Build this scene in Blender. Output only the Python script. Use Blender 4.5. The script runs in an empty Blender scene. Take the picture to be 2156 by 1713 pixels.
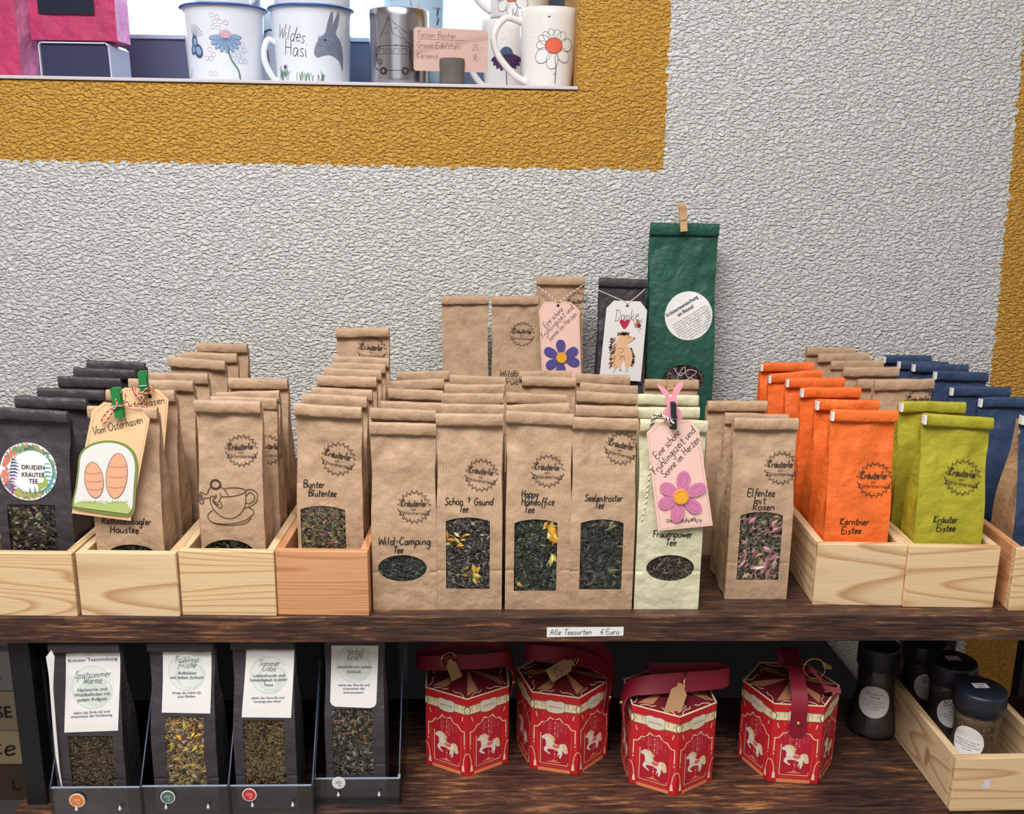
import bpy, bmesh, math, random
from mathutils import Vector, Matrix, noise
from mathutils.geometry import tessellate_polygon
S = bpy.context.scene
COL = S.collection
PI = math.pi
def lin(c):
    c = c / 255.0
    return c / 12.92 if c <= 0.04045 else ((c + 0.055) / 1.055) ** 2.4
def rgb(r, g, b): return (lin(r), lin(g), lin(b), 1.0)

# ------------------------------------------------------------------ camera
FPX = 2050.0
PITCH, YAW, ROLL = math.atan(506 / FPX), -0.029, 0.011
RC = Matrix.Rotation(YAW, 3, 'Z') @ Matrix.Rotation(PI / 2 - PITCH, 3, 'X') @ Matrix.Rotation(ROLL, 3, 'Z')
cam_data = bpy.data.cameras.new('camera'); cam = bpy.data.objects.new('camera', cam_data)
COL.objects.link(cam); S.camera = cam
cam.matrix_world = RC.to_4x4()
cam_data.sensor_width = 36.0; cam_data.lens = FPX / 2156 * 36.0; cam_data.clip_start = 0.02
def ray(u, v): return RC @ Vector(((u - 1078) / FPX, (856.5 - v) / FPX, -1.0))
def at(u, v, Y):
    d = ray(u, v); return d * (Y / d.y)
def onz(u, v, Z):
    d = ray(u, v); return d * (Z / d.z)
# ------------------------------------------------------------------ world and light
S.view_settings.view_transform = 'Standard'; S.view_settings.look = 'None'
S.view_settings.gamma = 1.0; S.view_settings.use_curve_mapping = False
S.view_settings.exposure = 0.0
W = bpy.data.worlds.new('world'); S.world = W; W.use_nodes = True
W.node_tree.nodes['Background'].inputs[0].default_value = (0.60, 0.79, 1.0, 1)
W.node_tree.nodes['Background'].inputs[1].default_value = 5.0
def area(name, loc, target, size, energy, color=(1, 1, 1)):
    d = bpy.data.lights.new(name, 'AREA'); d.shape = 'RECTANGLE'; d.size, d.size_y = size; d.energy = energy; d.color = color
    o = bpy.data.objects.new(name, d); COL.objects.link(o); o.location = loc
    o.rotation_euler = (Vector(target) - Vector(loc)).to_track_quat('-Z', 'Y').to_euler(); return o
area('ceiling_key_and_fill', (-0.45, 0.12, 1.14), (-0.25, 0.45, -1.0), (1.1, 0.7), 52, (1.0, 0.99, 0.985))
area('ceiling_key_and_fill', (0.45, -0.35, 1.14), (0.3, 0.9, -0.5), (1.1, 0.6), 22, (1.0, 0.99, 0.985))  # second overhead lamp is an added fill for the bag fronts
area('front_fill', (-0.7, -2.3, 0.55), (0.1, 1.4, -0.1), (2.2, 1.0), 5, (0.96, 0.98, 1.0))  # weak fill lamp added on the viewer's side, no shop window behind it
try:
    S.cycles.use_denoising = True; S.cycles.max_bounces = 6; S.cycles.transparent_max_bounces = 16
    S.cycles.caustics_reflective = False; S.cycles.caustics_refractive = False
    S.cycles.sample_clamp_indirect = 4.0
except Exception: pass

# ------------------------------------------------------------------ materials
MATS = {}
def newmat(name):
    m = bpy.data.materials.new(name); m.use_nodes = True; nt = m.node_tree
    return m, nt, nt.nodes['Principled BSDF']
def N(nt, t, **kw):
    n = nt.nodes.new(t)
    for k, v in kw.items(): setattr(n, k, v)
    return n
def L(nt, a, b): nt.links.new(a, b)
def flat(name, col, rough=0.7, metal=0.0, spec=0.5, bump=0.0, bscale=300.0, var=0.0):
    if name in MATS: return MATS[name]
    m, nt, b = newmat(name); b.inputs['Base Color'].default_value = col
    b.inputs['Roughness'].default_value = rough; b.inputs['Metallic'].default_value = metal
    b.inputs['Specular IOR Level'].default_value = spec
    if bump or var:
        tc = N(nt, 'ShaderNodeTexCoord'); no = N(nt, 'ShaderNodeTexNoise'); no.inputs['Scale'].default_value = bscale
        no.inputs['Detail'].default_value = 4; L(nt, tc.outputs['Object'], no.inputs['Vector'])
        if bump:
            bp = N(nt, 'ShaderNodeBump'); bp.inputs['Strength'].default_value = 0.6; bp.inputs['Distance'].default_value = bump
            L(nt, no.outputs['Fac'], bp.inputs['Height']); L(nt, bp.outputs['Normal'], b.inputs['Normal'])
        if var:
            no2 = N(nt, 'ShaderNodeTexNoise'); no2.inputs['Scale'].default_value = bscale * 0.15; no2.inputs['Detail'].default_value = 3
            L(nt, tc.outputs['Object'], no2.inputs['Vector'])
            mx = N(nt, 'ShaderNodeMix', data_type='RGBA'); mx.inputs[6].default_value = tuple(c * (1 - var) for c in col[:3]) + (1,)
            mx.inputs[7].default_value = tuple(min(1, c * (1 + var)) for c in col[:3]) + (1,)
            L(nt, no2.outputs['Fac'], mx.inputs[0]); L(nt, mx.outputs[2], b.inputs['Base Color'])
    MATS[name] = m; return m
def paper(name, col, rough=0.62, rib=0.0, sheen=0.0):
    """paper with faint vertical ribs, cloudy tone and crumple relief"""
    if name in MATS: return MATS[name]
    m, nt, b = newmat(name)
    tc = N(nt, 'ShaderNodeTexCoord'); oi = N(nt, 'ShaderNodeObjectInfo')
    ad = N(nt, 'ShaderNodeVectorMath', operation='ADD'); L(nt, tc.outputs['Object'], ad.inputs[0])
    sc = N(nt, 'ShaderNodeVectorMath', operation='SCALE'); sc.inputs[0].default_value = (3.1, 1.7, 2.3); L(nt, oi.outputs['Random'], sc.inputs['Scale'])
    L(nt, sc.outputs[0], ad.inputs[1])
    n1 = N(nt, 'ShaderNodeTexNoise'); n1.inputs['Scale'].default_value = 45; n1.inputs['Detail'].default_value = 5; L(nt, ad.outputs[0], n1.inputs['Vector'])
    ramp = N(nt, 'ShaderNodeValToRGB'); e = ramp.color_ramp.elements
    e[0].position = 0.3; e[0].color = tuple(c * 0.84 for c in col[:3]) + (1,)
    e[1].position = 0.7; e[1].color = tuple(min(1, c * 1.10) for c in col[:3]) + (1,)
    L(nt, n1.outputs['Fac'], ramp.inputs[0]); src = ramp.outputs[0]
    h = N(nt, 'ShaderNodeTexVoronoi', feature='DISTANCE_TO_EDGE'); h.inputs['Scale'].default_value = 38; L(nt, ad.outputs[0], h.inputs['Vector'])
    n3 = N(nt, 'ShaderNodeTexNoise'); n3.inputs['Scale'].default_value = 70; n3.inputs['Detail'].default_value = 3; L(nt, ad.outputs[0], n3.inputs['Vector'])
    hs = N(nt, 'ShaderNodeMath', operation='MULTIPLY_ADD'); L(nt, h.outputs['Distance'], hs.inputs[0]); hs.inputs[1].default_value = 0.5; L(nt, n3.outputs['Fac'], hs.inputs[2])
    hh = hs.outputs[0]
    if rib:
        sx = N(nt, 'ShaderNodeSeparateXYZ'); L(nt, tc.outputs['Object'], sx.inputs[0])
        xy = N(nt, 'ShaderNodeMath', operation='ADD'); L(nt, sx.outputs[0], xy.inputs[0]); L(nt, sx.outputs[1], xy.inputs[1])
        mu = N(nt, 'ShaderNodeMath', operation='MULTIPLY'); mu.inputs[1].default_value = 2 * PI / 0.0021; L(nt, xy.outputs[0], mu.inputs[0])
        si = N(nt, 'ShaderNodeMath', operation='SINE'); L(nt, mu.outputs[0], si.inputs[0])
        mp = N(nt, 'ShaderNodeMapping'); mp.inputs['Scale'].default_value = (900, 900, 120); L(nt, tc.outputs['Object'], mp.inputs[0])
        n4 = N(nt, 'ShaderNodeTexNoise'); n4.inputs['Scale'].default_value = 1; L(nt, mp.outputs[0], n4.inputs['Vector'])
        mm = N(nt, 'ShaderNodeMath', operation='MULTIPLY'); L(nt, si.outputs[0], mm.inputs[0]); L(nt, n4.outputs['Fac'], mm.inputs[1])
        mr = N(nt, 'ShaderNodeMapRange'); mr.inputs[1].default_value = -0.6; mr.inputs[2].default_value = 0.6; mr.inputs[3].default_value = 1 - rib; mr.inputs[4].default_value = 1 + rib
        L(nt, mm.outputs[0], mr.inputs[0])
        vm = N(nt, 'ShaderNodeVectorMath', operation='SCALE'); L(nt, src, vm.inputs[0]); L(nt, mr.outputs[0], vm.inputs['Scale']); src = vm.outputs[0]
    L(nt, src, b.inputs['Base Color'])
    bp = N(nt, 'ShaderNodeBump'); bp.inputs['Strength'].default_value = 0.9; bp.inputs['Distance'].default_value = 0.0030
    L(nt, hh, bp.inputs['Height']); L(nt, bp.outputs[0], b.inputs['Normal'])
    b.inputs['Roughness'].default_value = rough
    MATS[name] = m; return m
def wood(name, light, dark, rings=13.0, freq=1.0, rough=0.55, coarse=(2.2, 9, 13), sharp=0.55):
    """growth rings running along local x; every board gets its own offset"""
    if name in MATS: return MATS[name]
    m, nt, b = newmat(name)
    tc = N(nt, 'ShaderNodeTexCoord'); oi = N(nt, 'ShaderNodeObjectInfo')
    mp = N(nt, 'ShaderNodeMapping'); mp.inputs['Scale'].default_value = coarse; L(nt, tc.outputs['Object'], mp.inputs[0])
    sc = N(nt, 'ShaderNodeVectorMath', operation='SCALE'); sc.inputs[0].default_value = (17, 31, 23); L(nt, oi.outputs['Random'], sc.inputs['Scale'])
    ad = N(nt, 'ShaderNodeVectorMath', operation='ADD'); L(nt, mp.outputs[0], ad.inputs[0]); L(nt, sc.outputs[0], ad.inputs[1])
    n1 = N(nt, 'ShaderNodeTexNoise'); n1.inputs['Scale'].default_value = freq; n1.inputs['Detail'].default_value = 1.2; n1.inputs['Roughness'].default_value = 0.4
    L(nt, ad.outputs[0], n1.inputs['Vector'])
    mu = N(nt, 'ShaderNodeMath', operation='MULTIPLY'); mu.inputs[1].default_value = rings; L(nt, n1.outputs['Fac'], mu.inputs[0])
    fr = N(nt, 'ShaderNodeMath', operation='FRACT'); L(nt, mu.outputs[0], fr.inputs[0])
    ramp = N(nt, 'ShaderNodeValToRGB'); e = ramp.color_ramp.elements
    e[0].position = 0.0; e[0].color = light; e[1].position = 1.0; e[1].color = light
    a = ramp.color_ramp.elements.new(sharp); a.color = tuple(l * 0.9 + d * 0.1 for l, d in zip(light, dark))
    a = ramp.color_ramp.elements.new(0.88); a.color = dark
    L(nt, fr.outputs[0], ramp.inputs[0])
    mp2 = N(nt, 'ShaderNodeMapping'); mp2.inputs['Scale'].default_value = (30, 600, 900); L(nt, tc.outputs['Object'], mp2.inputs[0])
    n2 = N(nt, 'ShaderNodeTexNoise'); n2.inputs['Scale'].default_value = 1; n2.inputs['Detail'].default_value = 4; L(nt, mp2.outputs[0], n2.inputs['Vector'])
    mr = N(nt, 'ShaderNodeMapRange'); mr.inputs[3].default_value = 0.84; mr.inputs[4].default_value = 1.14; L(nt, n2.outputs['Fac'], mr.inputs[0])
    vm = N(nt, 'ShaderNodeVectorMath', operation='SCALE'); L(nt, ramp.outputs[0], vm.inputs[0]); L(nt, mr.outputs[0], vm.inputs['Scale'])
    L(nt, vm.outputs[0], b.inputs['Base Color'])
    bp = N(nt, 'ShaderNodeBump'); bp.inputs['Strength'].default_value = 0.25; bp.inputs['Distance'].default_value = 0.0006
    L(nt, n2.outputs['Fac'], bp.inputs['Height']); L(nt, bp.outputs[0], b.inputs['Normal'])
    b.inputs['Roughness'].default_value = rough
    MATS[name] = m; return m
def darkwood(name):
    m, nt, b = newmat(name)
    tc = N(nt, 'ShaderNodeTexCoord')
    mp = N(nt, 'ShaderNodeMapping'); mp.inputs['Scale'].default_value = (22, 190, 330); L(nt, tc.outputs['Object'], mp.inputs[0])
    n1 = N(nt, 'ShaderNodeTexNoise'); n1.inputs['Scale'].default_value = 1; n1.inputs['Detail'].default_value = 8; n1.inputs['Roughness'].default_value = 0.72; n1.inputs['Distortion'].default_value = 0.4
    L(nt, mp.outputs[0], n1.inputs['Vector'])
    n2 = N(nt, 'ShaderNodeTexNoise'); n2.inputs['Scale'].default_value = 9; n2.inputs['Detail'].default_value = 2; L(nt, tc.outputs['Object'], n2.inputs['Vector'])
    ma = N(nt, 'ShaderNodeMath', operation='MULTIPLY_ADD'); ma.inputs[1].default_value = 0.35; L(nt, n2.outputs['Fac'], ma.inputs[0]); L(nt, n1.outputs['Fac'], ma.inputs[2])
    r = N(nt, 'ShaderNodeValToRGB'); e = r.color_ramp.elements
    e[0].position = 0.53; e[0].color = rgb(30, 21, 23); e[1].position = 0.87; e[1].color = rgb(172, 118, 74)
    a = e.new(0.62); a.color = rgb(56, 38, 34); a = e.new(0.75); a.color = rgb(86, 59, 46)
    L(nt, ma.outputs[0], r.inputs[0]); L(nt, r.outputs[0], b.inputs['Base Color'])
    bp = N(nt, 'ShaderNodeBump'); bp.inputs['Strength'].default_value = 0.35; bp.inputs['Distance'].default_value = 0.0008
    L(nt, n1.outputs['Fac'], bp.inputs['Height']); L(nt, bp.outputs[0], b.inputs['Normal'])
    b.inputs['Roughness'].default_value = 0.42
    return m
def herbs(name, cols, rough=0.6):
    if name in MATS: return MATS[name]
    m, nt, b = newmat(name); g = N(nt, 'ShaderNodeNewGeometry'); r = N(nt, 'ShaderNodeValToRGB'); r.color_ramp.interpolation = 'CONSTANT'
    e = r.color_ramp.elements; tot = sum(c[3] if len(c) > 3 else 1 for c in cols); p = 0
    for i, c in enumerate(cols):
        el = e[0] if i == 0 else (e[1] if i == 1 else e.new(p / tot)); el.position = p / tot; el.color = tuple(min(1, v * 1.35) for v in rgb(*c[:3])[:3]) + (1,); p += c[3] if len(c) > 3 else 1
    L(nt, g.outputs['Random Per Island'], r.inputs[0]); L(nt, r.outputs[0], b.inputs['Base Color']); b.inputs['Roughness'].default_value = rough
    MATS[name] = m; return m
def clear(name, tint=(1, 1, 1, 1), refl=0.1, rough=0.06):
    if name in MATS: return MATS[name]
    m, nt, b = newmat(name); nt.nodes.remove(b); out = nt.nodes['Material Output']
    t = N(nt, 'ShaderNodeBsdfTransparent'); t.inputs[0].default_value = tint
    gl = N(nt, 'ShaderNodeBsdfGlossy'); gl.inputs['Roughness'].default_value = rough
    lw = N(nt, 'ShaderNodeLayerWeight'); lw.inputs[0].default_value = 0.35
    ma = N(nt, 'ShaderNodeMath', operation='MULTIPLY_ADD'); ma.inputs[1].default_value = 0.5; ma.inputs[2].default_value = refl; L(nt, lw.outputs['Fresnel'], ma.inputs[0])
    mx = N(nt, 'ShaderNodeMixShader'); L(nt, ma.outputs[0], mx.inputs[0]); L(nt, t.outputs[0], mx.inputs[1]); L(nt, gl.outputs[0], mx.inputs[2])
    L(nt, mx.outputs[0], out.inputs['Surface']); MATS[name] = m; return m

KRAFT = paper('kraft_paper', rgb(186, 154, 124), rib=0.16)
KRAFTP = paper('plain_kraft_paper', rgb(194, 156, 116), rib=0.05)
BLACKP = paper('black_paper', rgb(62, 57, 62), rough=0.5)
ORANGEP = paper('orange_paper', rgb(240, 112, 42), rough=0.55)
LIMEP = paper('lime_paper', rgb(170, 163, 42), rough=0.55)
NAVYP = paper('navy_paper', rgb(48, 68, 100), rough=0.55)
CREAMP = paper('cream_paper', rgb(214, 210, 176), rough=0.6)
DGREENP = paper('dark_green_paper', rgb(26, 84, 68), rough=0.5)
INK = flat('ink', rgb(28, 22, 24), 0.6); STAMP = flat('stamp_ink', rgb(66, 46, 36), 0.8); BROWNINK = flat('brown_ink', rgb(70, 42, 34), 0.7)
WHITE = flat('white_card', rgb(238, 236, 234), 0.55); PINKC = flat('pink_card', rgb(246, 205, 192), 0.7); PEACH = flat('peach_card', rgb(244, 204, 158), 0.7)
STITCH = flat('stitching', rgb(206, 148, 132), 0.8); STITCHO = flat('stitching_orange', rgb(208, 140, 80), 0.8)
MAUVE = flat('mauve_felt', rgb(214, 128, 168), 0.8); MAUVED = flat('mauve_stitch', rgb(176, 84, 124), 0.8); VIOLET = flat('violet_felt', rgb(88, 78, 150), 0.8); VIOLETD = flat('violet_stitch', rgb(58, 48, 110), 0.8)
YELLOWC = flat('yellow_felt', rgb(245, 176, 44), 0.8)
PINE = wood('pine', rgb(230, 199, 154), rgb(196, 152, 104), rings=26, coarse=(1.3, 9, 15), sharp=.6); PINE2 = wood('pine_bold', rgb(229, 200, 158), rgb(192, 148, 104), rings=15, sharp=0.5)
LARCH = wood('reddish_pine', rgb(216, 160, 112), rgb(190, 124, 78), rings=20, coarse=(2, 9, 26))
DARKW = darkwood('dark_board'); BLACKM = flat('black_metal', rgb(34, 33, 36), 0.45, 0.3)
GOLD = flat('gold_metal', rgb(225, 190, 110), 0.25, 1.0); STEEL = flat('steel', rgb(190, 190, 198), 0.22, 1.0)
FILM = clear('clear_film', refl=0.02, rough=0.12); ACRYL = clear('acrylic', tint=(0.86, 0.88, 0.92, 1), refl=0.05, rough=0.04); GLASS = clear('jar_glass', refl=0.06, rough=0.03)
DARKBACK = flat('dark_backing', rgb(30, 27, 24), 0.9)

# ------------------------------------------------------------------ object plumbing
def props(o, label=None, cat=None, group=None, kind=None):
    if label: o['label'] = label
    if cat: o['category'] = cat
    if group: o['group'] = group
    if kind: o['kind'] = kind
    return o
def thing(name, label, cat, loc=(0, 0, 0), rot=(0, 0, 0), group=None):
    o = bpy.data.objects.new(name, None); COL.objects.link(o); o.location = loc; o.rotation_euler = rot; o.empty_display_size = 0.02
    return props(o, label, cat, group)
class MB:
    def __init__(s): s.v = []; s.f = []; s.m = []; s.mats = []; s.sm = []
    def mi(s, m):
        if m not in s.mats: s.mats.append(m)
        return s.mats.index(m)
    def add(s, vs, fs, mat, smooth=False):
        k = len(s.v); i = s.mi(mat); s.v += [tuple(v) for v in vs]
        for f in fs: s.f.append([k + j for j in f]); s.m.append(i); s.sm.append(smooth)
        return s
    def build(s, name, parent=None, fix=False, bevel=0.0, kind=None, loc=None, rot=None):
        me = bpy.data.meshes.new(name); me.from_pydata(s.v, [], s.f)
        for m in s.mats: me.materials.append(m)
        me.polygons.foreach_set('material_index', s.m); me.polygons.foreach_set('use_smooth', s.sm); me.update()
        if fix:
            bm = bmesh.new(); bm.from_mesh(me); bmesh.ops.remove_doubles(bm, verts=bm.verts, dist=1e-6); bmesh.ops.recalc_face_normals(bm, faces=bm.faces); bm.to_mesh(me); bm.free()
        o = bpy.data.objects.new(name, me); COL.objects.link(o)
        if parent: o.parent = parent
        if bevel:
            b = o.modifiers.new('bevel', 'BEVEL'); b.width = bevel; b.segments = 2; b.limit_method = 'ANGLE'
        if kind: o['kind'] = kind
        if loc is not None: o.location = loc
        if rot is not None: o.rotation_euler = rot
        return o
    def box(s, x0, x1, y0, y1, z0, z1, mat):
        v = [(x, y, z) for x in (x0, x1) for y in (y0, y1) for z in (z0, z1)]
        return s.add(v, [(0, 1, 3, 2), (4, 6, 7, 5), (0, 4, 5, 1), (2, 3, 7, 6), (0, 2, 6, 4), (1, 5, 7, 3)], mat)
    def prism(s, pts, y0, y1, mat, side=None):
        """outline in xz, extruded along y"""
        n = len(pts); tr = tessellate_polygon([[Vector((p[0], p[1], 0)) for p in pts]])
        a = [(p[0], y0, p[1]) for p in pts]; b = [(p[0], y1, p[1]) for p in pts]
        s.add(a, [t for t in tr], mat); s.add(b, [t[::-1] for t in tr], mat)
        s.add(a + b, [(i, (i + 1) % n, n + (i + 1) % n, n + i) for i in range(n)], side or mat); return s
    def prism_z(s, pts, z0, z1, mat, side=None):
        n = len(pts); tr = tessellate_polygon([[Vector((p[0], p[1], 0)) for p in pts]])
        a = [(p[0], p[1], z0) for p in pts]; b = [(p[0], p[1], z1) for p in pts]
        s.add(a, [t[::-1] for t in tr], mat); s.add(b, [t for t in tr], mat)
        s.add(a + b, [(i, (i + 1) % n, n + (i + 1) % n, n + i) for i in range(n)], side or mat); return s
    def lathe(s, prof, mat, n=40, cx=0, cy=0, closed=False):
        vs = []; fs = []; m = len(prof)
        for k in range(n):
            a = 2 * PI * k / n
            for r, z in prof: vs.append((cx + r * math.sin(a), cy - r * math.cos(a), z))
        for k in range(n):
            for j in range(m - 1 if not closed else m):
                j2 = (j + 1) % m
                fs.append((k * m + j, ((k + 1) % n) * m + j, ((k + 1) % n) * m + j2, k * m + j2))
        return s.add(vs, fs, mat, True)
    def tube(s, path, r, mat, n=8, closed=False, smooth=True):
        P = [Vector(p) for p in path]; m = len(P); vs = []; fs = []
        up = Vector((0.13, 0.21, 0.97))
        for i, p in enumerate(P):
            if closed: t = P[(i + 1) % m] - P[i - 1]
            else: t = P[min(i + 1, m - 1)] - P[max(i - 1, 0)]
            t.normalize(); a = t.cross(up)
            if a.length < 1e-3: a = t.cross(Vector((1, 0, 0)))
            a.normalize(); b = t.cross(a); rr = r[i] if isinstance(r, (list, tuple)) else r
            for k in range(n):
                c = 2 * PI * k / n; vs.append(p + a * math.cos(c) * rr + b * math.sin(c) * rr)
        for i in range(m if closed else m - 1):
            j = (i + 1) % m
            for k in range(n): fs.append((i * n + k, i * n + (k + 1) % n, j * n + (k + 1) % n, j * n + k))
        if not closed: fs += [tuple(range(n))[::-1], tuple((m - 1) * n + k for k in range(n))]
        return s.add(vs, fs, mat, smooth)
    def strip(s, path, wdirs, w, th, mat, edge=None):
        """strap: path centre line, width directions, thickness"""
        P = [Vector(p) for p in path]; m = len(P); vs = []; 
        for i, p in enumerate(P):
            t = (P[min(i + 1, m - 1)] - P[max(i - 1, 0)]).normalized(); d = Vector(wdirs[i] if isinstance(wdirs, list) else wdirs).normalized()
            nn = t.cross(d).normalized() * th / 2; d = d * w / 2
            vs += [p + d + nn, p - d + nn, p - d - nn, p + d - nn]
        f1 = []; f2 = []
        for i in range(m - 1):
            a = i * 4; b = a + 4
            f1 += [(a, b, b + 1, a + 1), (a + 2, b + 2, b + 3, a + 3)]; f2 += [(a + 1, b + 1, b + 2, a + 2), (a + 3, b + 3, b, a)]
        s.add(vs, f1, mat, True); s.add(vs, f2 + [(0, 1, 2, 3), (4 * m - 1, 4 * m - 2, 4 * m - 3, 4 * m - 4)], edge or mat); return s
def smooth_path(pts, sub=5, closed=False):
    P = [Vector(p) if len(p) == 3 else Vector((p[0], p[1], 0)) for p in pts]; n = len(P); out = []
    for i in range(n if closed else n - 1):
        if closed: a, b, c, d = P[i - 1], P[i], P[(i + 1) % n], P[(i + 2) % n]
        else: a, b, c, d = P[max(i - 1, 0)], P[i], P[i + 1], P[min(i + 2, n - 1)]
        for k in range(sub):
            t = k / sub
            out.append(0.5 * ((2 * b) + (c - a) * t + (2 * a - 5 * b + 4 * c - d) * t * t + (3 * b - a - 3 * c + d) * t ** 3))
    if not closed: out.append(P[-1])
    return out
def sp2(pts, sub=5, closed=False): return [(p.x, p.y) for p in smooth_path([(a, b, 0) for a, b in pts], sub, closed)]
def ell(cx, cy, rx, ry, n=28, rot=0, a0=0, a1=2 * PI):
    full = abs(a1 - a0 - 2 * PI) < 1e-6; out = []
    for k in range(n if full else n + 1):
        a = a0 + (a1 - a0) * k / n; x, y = rx * math.cos(a), ry * math.sin(a)
        out.append((cx + x * math.cos(rot) - y * math.sin(rot), cy + x * math.sin(rot) + y * math.cos(rot)))
    return out

# handwriting: single-line letters, x-height 4, ascender 8
GL = {'a': (5.2, '4,4 1.2,4 0,2 1,0 3,.6 4,4 4,1 5,0'), 'b': (5, '0,8 0,0 3,0 4,2 3,4 0,3'), 'c': (4.2, '3.6,3.6 1.4,4 0,2 1,0 3.8,.5'),
 'd': (5.4, '4,3.4 1,4 0,2 1,0 3,.4 4,3 4.4,8 4,1 5,0'), 'e': (4.4, '0,1.8 3.4,2.8 2.6,4.2 .8,3.8 0,1.8 1,0 4,.6'), 'f': (3.6, '4,7 3,8 2,6 1,-3;0,4 3.4,4'),
 'g': (5.2, '4,4 1,4 0,2 1,0 3,.6 4,4 4,-3 2,-4.2 0,-3'), 'h': (5, '.4,8 0,0;0,2.6 2,4 3.6,3 3.8,0'), 'i': (2.4, '0,4 0,1 1.2,0;.3,6 .6,6.3'),
 'j': (2.6, '1,4 1,-3 0,-4 -1,-3;1,6 1.3,6.3'), 'k': (4.8, '.4,8 0,0;3.6,4.2 0,2 4,0'), 'l': (2.4, '.4,8 0,1 1.2,0'),
 'm': (7, '0,4 0,0;0,2.8 1.6,4 2.8,3 2.8,0;2.8,2.8 4.6,4 5.6,3 5.8,0'), 'n': (5, '0,4 0,0;0,2.8 2,4 3.6,3 3.8,0'), 'o': (5, '2,4 0,3 0,1 2,0 4,1 4,3 2,4'),
 'p': (5, '0,4 -.4,-4;0,3.4 3,4 4,2 3,0 0,.4'), 'q': (5, '4,4 1,4 0,2 1,0 4,1;4,4 4,-4'), 'r': (4, '0,4 0,0;0,2.6 1.6,4 3.2,3.8'), 's': (3.8, '3.2,3.8 1,4 .4,2.8 2.8,1.2 2,0 0,.3'),
 't': (3.6, '1.4,7 1,1 2,0 3,.4;-.4,4.6 3,4.8'), 'u': (5.4, '0,4 0,1 1.4,0 3.4,1 4,4;4,4 4,1 5.2,0'), 'v': (4.8, '0,4 1.8,0 4,4.2'), 'w': (6.8, '0,4 1.4,0 3,3 4.4,0 6,4'),
 'x': (4.6, '0,4 4,0;4,4 0,0'), 'y': (5, '0,4 .6,1 3,1 4,4;4,4 3,-3 1,-4'), 'z': (4.6, '0,4 3.6,4 0,0 4,0'),
 'A': (7, '0,0 3,8 6,0;1,3 5,3'), 'B': (6, '0,0 0,8 4,7.6 4,5 0,4 5,3 4.6,.4 0,0'), 'D': (6.6, '1,0 1,8;0,8 4,7.6 6,4 4,.4 0,0'), 'E': (5.6, '5,7.6 0,8 0,0 5,.2;0,4 4,4.2'),
 'F': (5.6, '1,0 1,8;-.6,7.6 5.4,8;1,4.2 4,4.4'), 'G': (6.6, '5.4,7 3,8 .4,5 .4,2 3,0 5.4,1.6 5.4,3.8 3,3.6'), 'H': (6.4, '0,8 0,0;5,8 5,0;0,4 5,4.2'), 'K': (6, '.4,8 0,0;5,8 .2,3.6 5,0'),
 'L': (5.4, '2,8 .6,4 0,.4 5,0'), 'M': (7.6, '0,0 1,8 3.4,2 6,8 7,0'), 'O': (7, '3,8 0,6 0,2 3,0 6,2 6,6 3,8'), 'R': (6, '0,0 .4,8;0,8 4.4,7.4 4,4.6 .4,4 5,0'), 'S': (5.6, '5,7 2.6,8 .6,6 4.6,2.4 3,0 0,1'),
 'T': (5.8, '3,8 2.6,0;0,8 6,8.2'), 'V': (6, '0,8 2.6,0 5.6,8.2'), 'W': (8.6, '0,8 2,0 4,6 6,0 8,8.4'), 'C': (6, '5.4,7 3,8 .4,5 .4,2 3,0 5.4,1'), 'Z': (6, '0,8 5,8 0,0 5.2,0'), 'P': (5.6, '0,0 .4,8;0,8 4.4,7.4 4,4.6 .4,4'),
 '&': (6.4, '1,6.4 2.4,8 4,6.6 3.2,4.6 3,2.6;2.8,.2 3,0'), '-': (4.4, '0,3.4 3.4,3.6'), '6': (5, '3.6,8 .6,4 .6,1 2.6,0 4,1.6 2.6,3.4 .6,2'), '2': (5, '0,6.6 2,8 3.8,6 0,0 4.2,0'), '1': (3, '0,6 2,8 2,0'), '5': (5, '4,8 1,8 .4,4.6 3,4.4 3.6,1.4 0,0'),
 '3': (4.6, '0,7.6 3,7.6 1.4,4.6 3.8,2.6 2,0 0,.6'), '8': (5, '2,4.2 .4,6.2 2,8 3.6,6.2 2,4.2 0,2 2,0 4,2 2,4.2'), ',': (2, '1,.6 .4,-1'), '.': (2, '.5,0 .9,.3'), '/': (4, '0,-1 3,8'), ' ': (3.4, '')}
for c, b in (('ä', 'a'), ('ö', 'o'), ('ü', 'u')): GL[c] = (GL[b][0], GL[b][1] + ';1,6.2 1.3,6.6;3,6.2 3.3,6.6')
TXT = {}
def bfont(body):
    if body not in TXT:
        cu = bpy.data.curves.new('t', 'FONT'); cu.body = body; cu.size = 1.0; cu.resolution_u = 2; cu.align_x = 'LEFT'
        ob = bpy.data.objects.new('t', cu); me = bpy.data.meshes.new_from_object(ob)
        vs = [(v.co.x, v.co.y) for v in me.vertices]; fs = [tuple(p.vertices) for p in me.polygons]
        w = (max(v[0] for v in vs) - min(v[0] for v in vs)) if vs else 0; x0 = min(v[0] for v in vs) if vs else 0
        TXT[body] = ([(a - x0, b) for a, b in vs], fs, w)
        bpy.data.objects.remove(ob); bpy.data.curves.remove(cu); bpy.data.meshes.remove(me)
    return TXT[body]
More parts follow.
